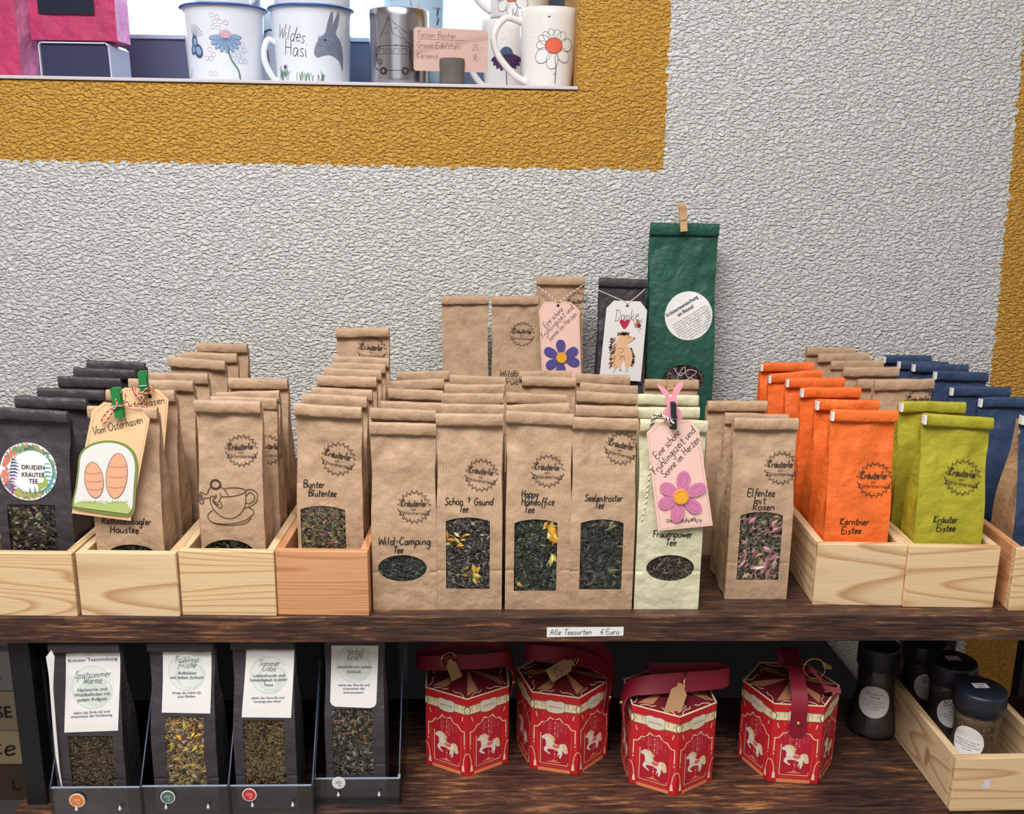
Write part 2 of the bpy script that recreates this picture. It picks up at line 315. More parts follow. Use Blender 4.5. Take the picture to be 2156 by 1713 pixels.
class Sheet:
    """flat print: polygons and pen strokes laid on a surface given by f(x, z, layer)"""
    def __init__(s, f, lay=0, fine=0): s.mb = MB(); s.f = f; s.lay = lay; s.T = (0, 0, 1, 0, 0); s.fine = fine or (.0045 if getattr(f, 'curved', False) else 0)
    def at(s, x, y, sc=1.0, rot=0.0, slant=0.0): s.T = (x, y, sc, rot, slant); return s
    def tp(s, p):
        x, y, sc, r, sl = s.T; a, b = p[0] * sc + sl * p[1] * sc, p[1] * sc
        return (x + a * math.cos(r) - b * math.sin(r), y + a * math.sin(r) + b * math.cos(r))
    def _put(s, pts, fs, mat, lay):
        s.mb.add([s.f(p[0], p[1], lay) for p in pts], fs, mat)
    def poly(s, pts, mat, lay=1):
        q = [s.tp(p) for p in pts]; tr = tessellate_polygon([[Vector((p[0], p[1], 0)) for p in q]])
        q = list(q); tr = [tuple(t) for t in tr]
        if s.fine:                      # small facets so that a fill follows a curved surface
            for _ in range(4):
                cache = {}; new = []; split = False
                def mid(a, b):
                    k = (min(a, b), max(a, b))
                    if k not in cache: cache[k] = len(q); q.append(((q[a][0] + q[b][0]) / 2, (q[a][1] + q[b][1]) / 2))
                    return cache[k]
                for a, b, c in tr:
                    if max(math.dist(q[a], q[b]), math.dist(q[b], q[c]), math.dist(q[c], q[a])) > s.fine:
                        split = True; d, e, f_ = mid(a, b), mid(b, c), mid(c, a); new += [(a, d, f_), (d, b, e), (f_, e, c), (d, e, f_)]
                    else: new.append((a, b, c))
                tr = new
                if not split: break
        s._put(q, tr, mat, lay + s.lay); return s
    def line(s, pts, w, mat, lay=2, closed=False, sub=0):
        if sub: pts = sp2(pts, sub, closed)
        q = [Vector(s.tp(p)) for p in pts]; n = len(q)
        if n < 2: return s
        vs = []
        for i in range(n):
            t = (q[(i + 1) % n] - q[i - 1]) if closed else (q[min(i + 1, n - 1)] - q[max(i - 1, 0)])
            if t.length < 1e-9: t = Vector((1, 0))
            t.normalize(); o = Vector((-t.y, t.x)) * w / 2; vs += [q[i] + o, q[i] - o]
        fs = [(2 * i, 2 * i + 1, 2 * ((i + 1) % n) + 1, 2 * ((i + 1) % n)) for i in range(n if closed else n - 1)]
        s._put(vs, fs, mat, lay + s.lay); return s
    def dots(s, pts, step, w, l, mat, lay=2):
        """stitched line along a closed outline"""
        q = [Vector(p) for p in pts]; n = len(q)
        for i in range(n):
            a, b = q[i], q[(i + 1) % n]; m = max(1, int((b - a).length / step)); d = (b - a) / m
            for k in range(m): s.line([tuple(a + d * k), tuple(a + d * k + d.normalized() * l)], w, mat, lay)
        return s
    def width(s, text, size): return sum(GL.get(c, GL['o'])[0] + 0.8 for c in text) * size / 8
    def pen(s, text, x, y, size, mat, w=0.0006, rot=0.0, slant=0.12, center=False, lay=2, seed=0, squeeze=1.0):
        rnd = random.Random(hash(len(text)) + seed); u = size / 8; old = s.T
        if center: x0 = -s.width(text, size) * squeeze / 2
        else: x0 = 0
        s.at(x, y, 1.0, rot, slant); cx = x0
        for c in text:
            wd, g = GL.get(c, GL['o'])
            jy = rnd.uniform(-.35, .35) * u
            for st in g.split(';'):
                if not st: continue
                pts = [tuple(float(k) for k in p.split(',')) for p in st.split()]
                pts = [(cx + px * u * squeeze + rnd.uniform(-.14, .14) * u, py * u + jy + rnd.uniform(-.14, .14) * u) for px, py in pts]
                s.line(pts, w, mat, lay, sub=3 if len(pts) > 2 else 0)
            cx += (wd + 0.8) * u * squeeze
        s.T = old; return s
    def type(s, text, x, y, size, mat, rot=0.0, center=True, lay=2, width=None, bold=0.0, slant=0.0):
        vs, fs, w = bfont(text); k = size; kx = (width / w) if width else size; old = s.T
        s.at(x, y, 1.0, rot, slant); o = -w * kx / 2 if center else 0
        s._put([s.tp((a * kx + o, b * k)) for a, b in vs], fs, mat, lay + s.lay)
        if bold: s._put([s.tp((a * kx + o + bold, b * k + bold * .4)) for a, b in vs], fs, mat, lay + s.lay + .3)
        s.T = old; return s
    def build(s, name, parent, **kw):
        if not s.mb.v: return None
        return s.mb.build(name, parent, **kw)
def plane(y=0.0, step=0.00012): return lambda x, z, l: (x, y - 0.0001 - l * step, z)
def cyl(rf, cx=0, cy=0, a0=0.0): 
    def f(x, z, l):
        r = rf(z) + 0.0003 + l * 0.00022; a = a0 + x / rf(z); return (cx + r * math.sin(a), cy - r * math.cos(a), z)
    f.curved = True; return f
def sstep(a, b, t):
    t = max(0.0, min(1.0, (t - a) / (b - a))); return t * t * (3 - 2 * t)

# ------------------------------------------------------------------ key planes
WY = 1.525                                   # wall plane
ZS = at(1200, 1284, 0.955).z                 # top of the tea shelf
YE = onz(1200, 1297, ZS).y                   # its front edge
ZSB = at(1200, 1351, YE).z
ZL = at(1400, 1703, YE - 0.004).z            # top of the lower shelf
FLOORZ, CEILZ = -1.42, 1.18

# ------------------------------------------------------------------ wall with painted bands (setting)
def stucco():
    m, nt, b = newmat('stucco')
    tc = N(nt, 'ShaderNodeTexCoord'); sx = N(nt, 'ShaderNodeSeparateXYZ'); L(nt, tc.outputs['Object'], sx.inputs[0])
    nz = N(nt, 'ShaderNodeTexNoise'); nz.inputs['Scale'].default_value = 95; nz.inputs['Detail'].default_value = 3; L(nt, tc.outputs['Object'], nz.inputs['Vector'])
    jit = N(nt, 'ShaderNodeMath', operation='MULTIPLY_ADD'); L(nt, nz.outputs['Fac'], jit.inputs[0]); jit.inputs[1].default_value = 0.020; jit.inputs[2].default_value = -0.010
    def M(op, a, b_):
        n = N(nt, 'ShaderNodeMath', operation=op)
        for i, q in enumerate((a, b_)):
            if isinstance(q, float): n.inputs[i].default_value = q
            else: L(nt, q, n.inputs[i])
        return n.outputs[0]
    X, Z = sx.outputs[0], sx.outputs[2]
    def side(p, q):            # signed distance in x of a point to the line through p and q (steep line): X - (x0 + k (Z - z0))
        k = (q.x - p.x) / (q.z - p.z); return M('SUBTRACT', M('SUBTRACT', X, float(p.x)), M('MULTIPLY', M('SUBTRACT', Z, float(p.z)), float(k)))
    a, c = at(1413, 0, WY), at(1397, 350, WY)
    m1 = M('GREATER_THAN', M('MULTIPLY', side(a, c), -1.0), jit.outputs[0])
    p, q = at(0, 337, WY), at(1397, 358, WY); k = (q.z - p.z) / (q.x - p.x)
    dz = M('SUBTRACT', M('SUBTRACT', Z, float(p.z)), M('MULTIPLY', M('SUBTRACT', X, float(p.x)), float(k)))
    m2 = M('GREATER_THAN', dz, jit.outputs[0]); ma = M('MULTIPLY', m1, m2)
    a, c = at(2148, 150, WY), at(2066, 1000, WY)
    mb = M('GREATER_THAN', side(a, c), jit.outputs[0]); msk = M('MAXIMUM', ma, mb)
    mp = N(nt, 'ShaderNodeMapping'); mp.inputs['Rotation'].default_value = (0, 0.5, 0); mp.inputs['Scale'].default_value = (0.62, 1, 1.15); L(nt, tc.outputs['Object'], mp.inputs[0])
    n1 = N(nt, 'ShaderNodeTexNoise'); n1.inputs['Scale'].default_value = 225; n1.inputs['Detail'].default_value = 2.0; n1.inputs['Roughness'].default_value = 0.5; n1.inputs['Distortion'].default_value = 0.5
    L(nt, mp.outputs[0], n1.inputs['Vector'])
    n2 = N(nt, 'ShaderNodeTexNoise'); n2.inputs['Scale'].default_value = 330; n2.inputs['Detail'].default_value = 3; L(nt, tc.outputs['Object'], n2.inputs['Vector'])
    rg = N(nt, 'ShaderNodeMapRange'); rg.interpolation_type = 'SMOOTHSTEP'; rg.inputs[1].default_value = 0.30; rg.inputs[2].default_value = 0.68; L(nt, n1.outputs['Fac'], rg.inputs[0])
    hsum = M('ADD', M('MULTIPLY', rg.outputs[0], 1.0), M('MULTIPLY', n2.outputs['Fac'], 0.28))
    bp = N(nt, 'ShaderNodeBump'); bp.inputs['Strength'].default_value = 1.0; bp.inputs['Distance'].default_value = 0.0036
    L(nt, hsum, bp.inputs['Height']); L(nt, bp.outputs[0], b.inputs['Normal'])
    mx = N(nt, 'ShaderNodeMix', data_type='RGBA'); L(nt, msk, mx.inputs[0]); mx.inputs[6].default_value = rgb(224, 224, 221); mx.inputs[7].default_value = rgb(210, 158, 70)
    L(nt, mx.outputs[2], b.inputs['Base Color']); b.inputs['Roughness'].default_value = 0.72; b.inputs['Specular IOR Level'].default_value = 0.35
    return m
STUCCO = stucco()
pl_, pr_ = at(0, 158, WY), at(1215, 182, WY); LK = (pr_.z - pl_.z) / (pr_.x - pl_.x)
def zledge(x): return pl_.z + LK * (x - pl_.x)
NX = at(1238, 100, WY).x                     # niche corner on the wall plane
NL = -1.25; TH = 0.34; XL, XR = -2.4, 2.4
w = MB()
# below the niche: slanted top along the ledge
w.add([(XL, WY, FLOORZ), (XR, WY, FLOORZ), (XR, WY, zledge(NX) - .006), (NX, WY, zledge(NX) - .006), (NL, WY, zledge(NL) - .006), (XL, WY, zledge(NL) - .006)], [(0, 1, 2, 3, 4, 5)], STUCCO)
w.add([(NL, WY, zledge(NL) - .006), (NX, WY, zledge(NX) - .006), (NX, WY + TH, zledge(NX) - .006), (NL, WY + TH, zledge(NL) - .006)], [(0, 1, 2, 3)], STUCCO)
zt = 0.98; zb = zledge(NX) - .006
arc = [(NX - 0.012 - 0.004 + 0.0, WY + TH)] + [(NX - 0.016 + 0.018 * (1 - math.cos(t)), WY + 0.018 * (1 - math.sin(t))) for t in [i * PI / 2 / 8 for i in range(9)]] + [(XR, WY)]
n = len(arc)
w.add([(x, y, zb) for x, y in arc] + [(x, y, zt) for x, y in arc], [(i, i + 1, n + i + 1, n + i) for i in range(n - 1)], STUCCO, True)
w.add([(NL, WY + TH, zb - .05), (NL, WY, zb - .05), (XL, WY, zb - .05), (NL, WY + TH, zt), (NL, WY, zt), (XL, WY, zt)], [(0, 1, 4, 3), (1, 2, 5, 4)], STUCCO)
w.add([(XL, WY, zt), (XR, WY, zt), (XR, WY, CEILZ), (XL, WY, CEILZ), (NL, WY + TH, zt), (NX - .016, WY + TH, zt), (NX, WY, zt), (NL, WY, zt)], [(0, 1, 2, 3), (4, 5, 6, 7)], STUCCO)
props(w.build('wall_back'), kind='structure')
PLAIN = flat('room_plaster', rgb(226, 222, 216), 0.85); FLOORM = flat('floor_tiles', rgb(150, 140, 130), 0.6)
YB = -2.6
for nm, b in (('wall_left', (XL - .1, XL, YB, WY, FLOORZ, CEILZ)), ('wall_right', (XR, XR + .1, YB, WY, FLOORZ, CEILZ)), ('wall_front', (XL, XR, YB - .1, YB, FLOORZ, CEILZ)),
              ('floor', (XL, XR, YB, WY, FLOORZ - .1, FLOORZ)), ('ceiling', (XL, XR, YB, WY, CEILZ, CEILZ + .1))):
    m = MB(); m.box(*b, FLOORM if nm == 'floor' else PLAIN); props(m.build(nm), kind='structure')
# window ledge, frame, pane
SILLM = flat('ledge_board', rgb(206, 200, 206), 0.5)
xr = at(1217, 180, WY).x
m = MB(); a, b_ = NL, xr
m.add([(x, y, zledge(x) + dz) for x in (a, b_) for y in (WY - .004, WY + TH) for dz in (-.005, 0)], [(0, 1, 3, 2), (4, 6, 7, 5), (0, 4, 5, 1), (2, 3, 7, 6), (0, 2, 6, 4), (1, 5, 7, 3)], SILLM)
props(m.build('trim_1', bevel=.0012), kind='structure')
FRAMEM = flat('window_frame_grey', rgb(86, 96, 122), 0.5)
YF = WY + TH - 0.055
wt = thing('window_1', None, None); wt['kind'] = 'structure'
zr = at(600, 77, YF).z
m = MB(); m.box(NL, NX - .012, YF, YF + .05, zledge(0) - .02, zr, FRAMEM); m.box(NL, NX - .012, YF - .006, YF, zr - .007, zr - .001, flat('frame_edge', rgb(190, 205, 225), .4)); m.build('frame_rail', wt)
m = MB(); m.box(NX - .05, NX - .012, YF, YF + .05, zr, zt, FRAMEM); m.build('frame_stile', wt)
m = MB(); m.box(NL, NX - .03, YF + .02, YF + .026, zr, zt, clear('window_glass', refl=.04)); m.build('pane', wt)

# ------------------------------------------------------------------ shelf unit
su = thing('shelf_unit', 'dark rustic two board shelf on black metal posts against the stucco wall', 'shelf', (0, YE, FLOORZ))
def wl(mb, name, par, **k):      # build in world coordinates under a parent that has only a location
    o = mb.build(name, par, **k); o.location = -Vector(par.location); return o
XA, XB = -1.1, 1.12
m = MB(); m.box(XA, XB, YE, WY - .012, ZSB, ZS, DARKW); wl(m, 'shelf_board', su, bevel=.0012)
m = MB(); m.box(at(17, 1600, YE).x, XB, YE - .004, 1.17, ZL - .03, ZL, DARKW); wl(m, 'shelf_board', su, bevel=.0012)
def post(x, y, w=.022):
    m = MB(); m.box(x, x + w, y, y + .022, FLOORZ, ZSB, BLACKM); wl(m, 'post', su, bevel=.001)
xp = at(17, 1372, YE + .012).x
post(xp, YE + .012); post(xp + .002, WY - .06)
xq = at(2153, 1400, 1.36).x; post(xq, 1.36, .03); post(1.06, YE + .012)
# dark sheets beside and behind the lower shelf, one corner slanted, open where wall shows
BACKM = flat('rear_sheet_dark', rgb(18, 18, 32), 0.8)
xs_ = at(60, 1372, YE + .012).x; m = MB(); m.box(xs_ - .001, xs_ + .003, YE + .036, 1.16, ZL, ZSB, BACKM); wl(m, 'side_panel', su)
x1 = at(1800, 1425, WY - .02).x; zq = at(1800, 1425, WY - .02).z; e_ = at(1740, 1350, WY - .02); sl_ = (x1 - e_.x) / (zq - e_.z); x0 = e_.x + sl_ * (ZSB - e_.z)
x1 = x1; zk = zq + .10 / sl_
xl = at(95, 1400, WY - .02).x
m = MB(); m.prism([(xl, ZL - .55), (x1 + .10, ZL - .55), (x1 + .10, zk), (x0, ZSB), (xl, ZSB)], WY - .022, WY - .016, BACKM); wl(m, 'rear_sheet', su)
m = MB(); xa = at(1890, 1420, WY - .02).x; xb = at(2006, 1400, WY - .02).x; m.box(xa, xb, WY - .022, WY - .016, ZL - .55, ZSB, BACKM); wl(m, 'rear_sheet', su)
# price strip on the board edge
p0, p1 = at(1151, 1339, YE), at(1313, 1319, YE)
st = thing('price_strip', 'white paper strip with handwritten tea price stuck on the shelf edge', 'label', ((p0.x + p1.x) / 2, YE - .0004, (p0.z + p1.z) / 2), (0, -.004, 0))
hw, hh = (p1.x - p0.x) / 2, (p1.z - p0.z) / 2
m = MB(); m.prism([(-hw, -hh - .0006), (hw, -hh + .0006), (hw, hh), (-hw, hh)], -.0003, 0, WHITE); m.build('paper_strip', st)
sh = Sheet(plane(-.0003)); GREYINK = flat('grey_pencil', rgb(88, 88, 96), .7)
sh.pen('Alle Teesorten', -hw * .92, -.0028, .0062, GREYINK, w=.0006, slant=.15, squeeze=hw * 1.1 / sh.width('Alle Teesorten', .0062)); sh.pen('6 Euro', hw * .40, -.0026, .0062, GREYINK, w=.0006, slant=.1, squeeze=hw * .5 / sh.width('6 Euro', .0062)); sh.build('handwriting', st)

# ------------------------------------------------------------------ tea bags
class Bag:
    """block-bottom paper bag, folded over at the top. local frame: x across, z up, -y to the front"""
    def __init__(s, w, h, dep, seed=0, shear=0.0, win=None, fh=.014, calm=1.0, fine=True, taper=1.0, lean=0.0):
        s.w, s.h, s.dep, s.seed, s.k, s.win, s.fh, s.calm, s.fine, s.lean = w, h, dep, seed, shear, win, fh, calm, fine, lean
        s.r = random.Random(seed)
    def zs(s, x, z): return z + s.k * x * (z / s.h) ** 3
    def F(s, x, z):
        t = z / s.h; k = sstep(.38, .95, t); y = -s.dep / 2 * (1 - k) - .0042 * k + s.lean * t
        a = s.calm * (.00025 + .0030 * sstep(.5, .82, t) * (1 - .6 * sstep(.9, 1, t)))
        p = Vector((x * 42 + s.seed * 7.3, z * 30 + s.seed * 3.1, s.seed * 1.7))
        y += a * (noise.noise(p) + .7 * abs(noise.noise(p * 1.9)) - .3)
        y -= s.calm * .0012 * sstep(.55, .8, t) * (1 - abs(x) / (s.w / 2)) * (1 - sstep(.86, 1, t))
        y += .0011 * math.exp(-((z - .21 * s.h) / .0009) ** 2) * (1 if not s.win or s.win[3] + s.win[1] < .3 * s.h or True else 0) * (0 if s.win and abs(z - s.win[1]) < s.win[3] / 2 + .002 and abs(x) < s.win[2] / 2 + .001 else 1)
        return y
    def Bk(s, x, z):
        t = z / s.h; k = sstep(.38, .95, t); return s.dep / 2 * (1 - k) + .0012 * k + s.lean * t
    def hw(s, z):
        t = z / s.h; return s.w / 2 * (1 - .035 * sstep(.5, .72, t) * (1 - sstep(.74, .9, t)))
    def surf(s, off=.0004):
        return lambda x, z, l: (x, s.F(x, z) - off - l * .0001, s.zs(x, z))
    def body(s, parent, mat, side=None):
        mb = MB(); w, h = s.w, s.h - s.fh * .6
        nx = 22 if s.fine else 8; nz = 56 if s.fine else 20
        us = [-1 + 2 * i / nx for i in range(nx + 1)]; zz = [h * i / nz for i in range(nz + 1)]
        for d in (-.0012, 0, .0012): zz.append(.21 * s.h + d)
        win = s.win
        if win:
            cx, cz, ww, wh, shape = win
            us += [(cx - ww / 2) / (w / 2), (cx + ww / 2) / (w / 2)]; zz += [cz - wh / 2, cz + wh / 2]
            if cz - wh / 2 <= 0.002: zz = [z for z in zz if True]
        us = sorted(u for u in us if -1 <= u <= 1); zz = sorted(z for z in zz if 0 <= z <= h)
        def clean(a, keep, eps):
            out = [a[0]]
            for v in a[1:]:
                if v - out[-1] > eps: out.append(v)
                elif any(abs(v - k) < 1e-9 for k in keep): out[-1] = v
            return out
        kx = [-1, 1] + ([(cx - ww / 2) / (w / 2), (cx + ww / 2) / (w / 2)] if win else []); kz = [0, h] + ([cz - wh / 2, cz + wh / 2] if win else [])
        us = clean(us, kx, .02); zz = clean(zz, kz, .0008)
        hwz = (lambda z: s.hw(z))
        vs = []; m = len(us)
        for z in zz:
            for u in us: x = u * hwz(z); vs.append((x, s.F(x, z), s.zs(x, z)))
        fs = []
        for j in range(len(zz) - 1):
            for i in range(m - 1):
                if win:
                    xm = (us[i] + us[i + 1]) / 2 * w / 2; zm = (zz[j] + zz[j + 1]) / 2
                    if abs(xm - cx) < ww / 2 and abs(zm - cz) < wh / 2: continue
                fs.append((j * m + i, j * m + i + 1, (j + 1) * m + i + 1, (j + 1) * m + i))
        mb.add(vs, fs, mat, True)
        if win:
            out = s.outline(); n = len(out); rect = []
            for x, z in out:
                dx, dz = x - cx, z - cz; q = min((ww / 2) / abs(dx) if abs(dx) > 1e-9 else 9e9, (wh / 2) / abs(dz) if abs(dz) > 1e-9 else 9e9); rect.append((cx + dx * q, cz + dz * q))
            for kx_ in (-1, 1):
                for kz_ in (-1, 1):
                    c_ = (cx + kx_ * ww / 2, cz + kz_ * wh / 2); rect[min(range(n), key=lambda i: math.dist(rect[i], c_))] = c_
            P = lambda p: (p[0], s.F(p[0], p[1]), s.zs(*p))
            mb.add([P(p) for p in out] + [P(p) for p in rect], [(i, n + i, n + (i + 1) % n, (i + 1) % n) for i in range(n)], mat)
        # sides with pushed-in gussets, back
        nz2 = 22 if s.fine else 12; zz2 = [h * i / nz2 for i in range(nz2 + 1)]
        for sg in (-1, 1):
            vs = []; cols = 5
            for z in zz2:
                t = z / s.h; x0 = s.hw(z); g = (.0015 + .95 * s.dep / 2 * sstep(.34, .98, t)) * (1 + .12 * noise.noise(Vector((z * 60, s.seed, sg))))
                g = min(g, x0 * .8)
                for c in range(cols):
                    q = c / (cols - 1); tri = 1 - abs(2 * q - 1)
                    yf, yb = s.F(sg * x0, z), s.Bk(x0, z)
                    cr = .0016 * noise.noise(Vector((z * 50, q * 3 + s.seed, sg * 5))) * (tri > 0) * sstep(.2, .5, t) * s.calm
                    x = sg * (x0 - g * tri + cr); vs.append((x, yf + (yb - yf) * q, s.zs(sg * x0, z)))
            f = []
            for j in range(len(zz2) - 1):
                for c in range(cols - 1):
                    q = (j * cols + c, j * cols + c + 1, (j + 1) * cols + c + 1, (j + 1) * cols + c); f.append(q if sg > 0 else q[::-1])
            mb.add(vs, f, side or mat, False)
        vs = []; 
        for z in zz2:
            for u in (-1, 0, 1): x = u * s.hw(z); vs.append((x, s.Bk(x, z), s.zs(x, z)))
        mb.add(vs, [(j * 3 + c + 1, j * 3 + c, j * 3 + c + 3, j * 3 + c + 4) for j in range(len(zz2) - 1) for c in range(2)], mat, True)
        x0 = s.hw(0); mb.add([(-x0, s.F(-x0, 0), 0), (x0, s.F(x0, 0), 0), (x0, s.dep / 2, 0), (-x0, s.dep / 2, 0)], [(3, 2, 1, 0)], mat)
        return mb.build('paper_body', parent)
    def outline(s, grow=0.0):
        cx, cz, ww, wh, shape = s.win; a, b = ww / 2 + grow, wh / 2 + grow
        if shape == 'oval': return [(cx + a * math.cos(t) * .999, cz + b * math.sin(t) * .999) for t in [2 * PI * i / 48 for i in range(48)]]
        pts = []
        n = 12
        arch = min(.16 * ww, .2 * wh) * .55 if shape == 'arch' else .0002
        for i in range(n): pts.append((cx + a - 2 * a * i / n, cz + b - arch + arch * math.sin(PI * i / n) ** .8 if i else cz + b - arch))
        for i in range(n): pts.append((cx - a, cz + b - arch - (2 * b - arch) * i / n))
        for i in range(n): pts.append((cx - a + 2 * a * i / n, cz - b))
        for i in range(n): pts.append((cx + a, cz - b + (2 * b - arch) * i / n))
        return pts
    def fold(s, parent, mat, bulge=1.0, tie=None):
        """the top rolled over to the front and held by a tin tie"""
        mb = MB(); fh = s.fh; zt = s.h; n = 14; prof = []
        y0 = s.F(0, s.h - s.fh * .3); th = .0066 * bulge
        for i in range(12):
            a = 2 * PI * i / 12; prof.append((y0 - th * .45 + th / 2 * math.copysign(abs(math.cos(a)) ** .6, math.cos(a)), zt - fh / 2 + fh / 2 * math.copysign(abs(math.sin(a)) ** .75, math.sin(a))))
        prof[10] = (prof[10][0] - .0006, prof[10][1]); vs = []
        for i in range(n + 1):
            x = -s.w / 2 + s.w * i / n; j = noise.noise(Vector((x * 70, s.seed * 2.3, 0))) * .0007; j2 = noise.noise(Vector((x * 50, s.seed * 5.3, 4))) * .0009
            for y, z in prof: vs.append((x * 1.006, y + j2 + s.lean, s.zs(x, z) + j * (1 if z > zt - fh / 2 else 1.6)))
        k = len(prof); fs = [(i * k + q, i * k + (q + 1) % k, (i + 1) * k + (q + 1) % k, (i + 1) * k + q) for i in range(n) for q in range(k)]
        mb.add(vs, fs, mat, True); mb.add(vs, [tuple(range(k))[::-1], tuple(n * k + q for q in range(k))], mat)
        o = mb.build('folded_top', parent)
        if tie:
            t = MB(); e = s.w / 2 + .0008
            for sg in (-1,): t.box(min(sg * e, sg * (e - .0028)), max(sg * e, sg * (e - .0028)), y0 - th - .0006, y0 - th * .1, s.zs(sg * s.w / 2, zt) - fh * .86, s.zs(sg * s.w / 2, zt) - fh * .14, tie)
            t.build('tin_tie', parent)
        return o
    def herbs(s, parent, mat, n, size, extra=(), streak=None):
        cx, cz, ww, wh, shape = s.win; out = s.outline(); r = s.r
        fm = MB(); P = lambda p, d: (p[0], s.F(*p) + d, s.zs(*p))
        fm.add([P(p, .0003) for p in out] + [P((cx, cz), .0003)], [(i, (i + 1) % len(out), len(out)) for i in range(len(out))], FILM); film = fm.build('window_film', parent)
        dk = MB(); dk.add([P(p, .0045) for p in s.outline(.0015)] + [P((cx, cz), .0045)], [(i, (i + 1) % len(out), len(out)) for i in range(len(out))], DARKBACK); dk.build('dark_backing', film)
        lv = MB(); scatter(lv, mat, n, size, lambda: (cx + r.uniform(-.5, .5) * ww * 1.04, cz + r.uniform(-.5, .5) * wh * 1.04), lambda x, z: s.F(x, z) + .0026, s.zs, r,
                           (lambda x, z: ((x - cx) / (ww / 2)) ** 2 + ((z - cz) / (wh / 2)) ** 2 < 1.1) if shape == 'oval' else None)
        for mt, k, sz, zone in extra:
            scatter(lv, mt, k, sz, (lambda zone=zone: (cx + r.uniform(zone[0], zone[1]) * ww, cz + r.uniform(zone[2], zone[3]) * wh)), lambda x, z: s.F(x, z) + .0013, s.zs, r, None)
        lv.build('tea_leaves', film, kind='stuff')
        return film
def scatter(mb, mat, n, size, pos, yf, zf, r, ok, ydepth=.0012):
    vs = []; fs = []
    for _ in range(n):
        x, z = pos()
        if ok and not ok(x, z): continue
        a = r.uniform(0, 2 * PI); ln = size * r.uniform(.55, 1.75); wd = ln * r.uniform(.16, .55); b = r.uniform(-.5, .5) * wd * 1.4
        y = yf(x, z) + r.uniform(-.5, .6) * ydepth; t = r.uniform(-.5, .5)
        ca, sa = math.cos(a), math.sin(a); k = len(vs)
        for px, pz, py in ((-ln / 2, 0, t * ln * .35), (0, -wd / 2, abs(b) * .5), (ln / 2, 0, -t * ln * .35), (0, wd / 2, b * .6), (ln * .1, 0, -wd * .28)):
            X, Z = x + px * ca - pz * sa, z + px * sa + pz * ca; vs.append((X, max(y + py * .55, yf(x, z) - .0019), zf(X, Z)))
        fs += [(k, k + 1, k + 4), (k + 1, k + 2, k + 4), (k + 2, k + 3, k + 4), (k + 3, k, k + 4)]
    mb.add(vs, fs, mat)
def stamp(sh, cx, cz, r, rot=0.0, mat=None):
    """wreath with the shop's name"""
    mat = mat or STAMP; sh.at(cx, cz, 1.0, rot)
    for a0, a1 in ((.12, PI - .12), (PI + .42, 2 * PI - .42)): sh.line(ell(0, 0, r, r, 26, 0, a0, a1), r * .035, mat)
    for i in range(40):
        a = 2 * PI * i / 40
        if abs(math.sin(a)) < .1: continue
        d = 1 if i % 2 else -1; q = r * (1 + d * .10); ln = r * .14
        x, y = q * math.cos(a), q * math.sin(a); t = a + PI / 2 + d * .6
        if i % 4 == 2: sh.poly(ell(x, y, ln * .28, ln * .28, 6), mat)
        else: sh.poly(ell(x, y, ln * .6, ln * .22, 8, t), mat)
    for sg in (-1, 1):
        for k in range(3): sh.poly(ell(sg * r * (.98 - .03 * k), -r * (.28 + .09 * k), r * .1, r * .035, 7, sg * (.6 + .3 * k)), mat)
    def rt(x, y): return (cx + x * math.cos(rot) - y * math.sin(rot), cz + x * math.sin(rot) + y * math.cos(rot))
    sh.T = (0, 0, 1, 0, 0)
    p = rt(-.04 * r, .06 * r); sh.pen('Kräuterlei', p[0], p[1], r * .46, mat, w=r * .07, rot=rot, slant=.2, center=True, squeeze=.60, seed=3)
    p = rt(-.05 * r, -.22 * r); sh.type('am', p[0], p[1], r * .26, mat, rot=rot)
    p = rt(0, -.52 * r); sh.type('Wörthersee', p[0], p[1], r * .34, mat, rot=rot, width=None)

# ------------------------------------------------------------------ pine boxes on the tea shelf
def pine_box(label, uL, uR, vT, vB, Yf, depth, mat, zbase, group, th=.0085, rotz=0.0, leftmat=None, extra=None):
    a, b = at(uL, (vT + vB) / 2, Yf), at(uR, (vT + vB) / 2, Yf); wd = b.x - a.x; hgt = at((uL + uR) / 2, vT, Yf).z - zbase
    t = thing('wooden_box', label, 'box', ((a.x + b.x) / 2, Yf, zbase), (0, 0, -BROT), group); h = wd / 2; BOXES.append((a.x + th + .0014, b.x - th - .0014, Yf))
    def board(L_, W_, T_, loc, rot, mt=mat, name='board'):       # length on x, height on z, thickness on y
        m = MB(); m.box(-L_ / 2, L_ / 2, -T_ / 2, T_ / 2, 0, W_, mt); o = m.build(name, t, bevel=.0009); o.location = loc; o.rotation_euler = rot; return o
    board(wd, hgt, th, (0, th / 2, 0), (0, 0, 0)); board(wd, hgt, th, (0, depth - th / 2, 0), (0, 0, 0))
    board(depth - 2 * th - .0006, hgt, th, (-h + th / 2, depth / 2, 0), (0, 0, PI / 2), leftmat or mat); board(depth - 2 * th - .0006, hgt, th, (h - th / 2, depth / 2, 0), (0, 0, PI / 2), leftmat or mat)
    m = MB(); m.box(-h + th, h - th, th, depth - th, 0.001, .006, mat); m.build('base_board', t)
    return t
YBX = YE + .003; BOXES = []; BROT = .030
GB = 'pine boxes holding tea bags'
pine_box('pale pine box holding the row of black tea bags', -55, 158, 1164, 1301, YBX, .40, PINE, ZS, GB)
pine_box('pine box with arched grain, holding bags behind the peach gift tag', 164, 375, 1164, 1301, YBX - .001, .44, PINE2, ZS, GB)
pine_box('straight-grained pale pine box under the bag with the teacup drawing', 378, 580, 1160, 1296, YBX, .26, PINE, ZS, GB)
pine_box('reddish wooden box, the only one with orange-brown boards', 581, 776, 1160, 1293, YBX, .36, LARCH, ZS, GB)
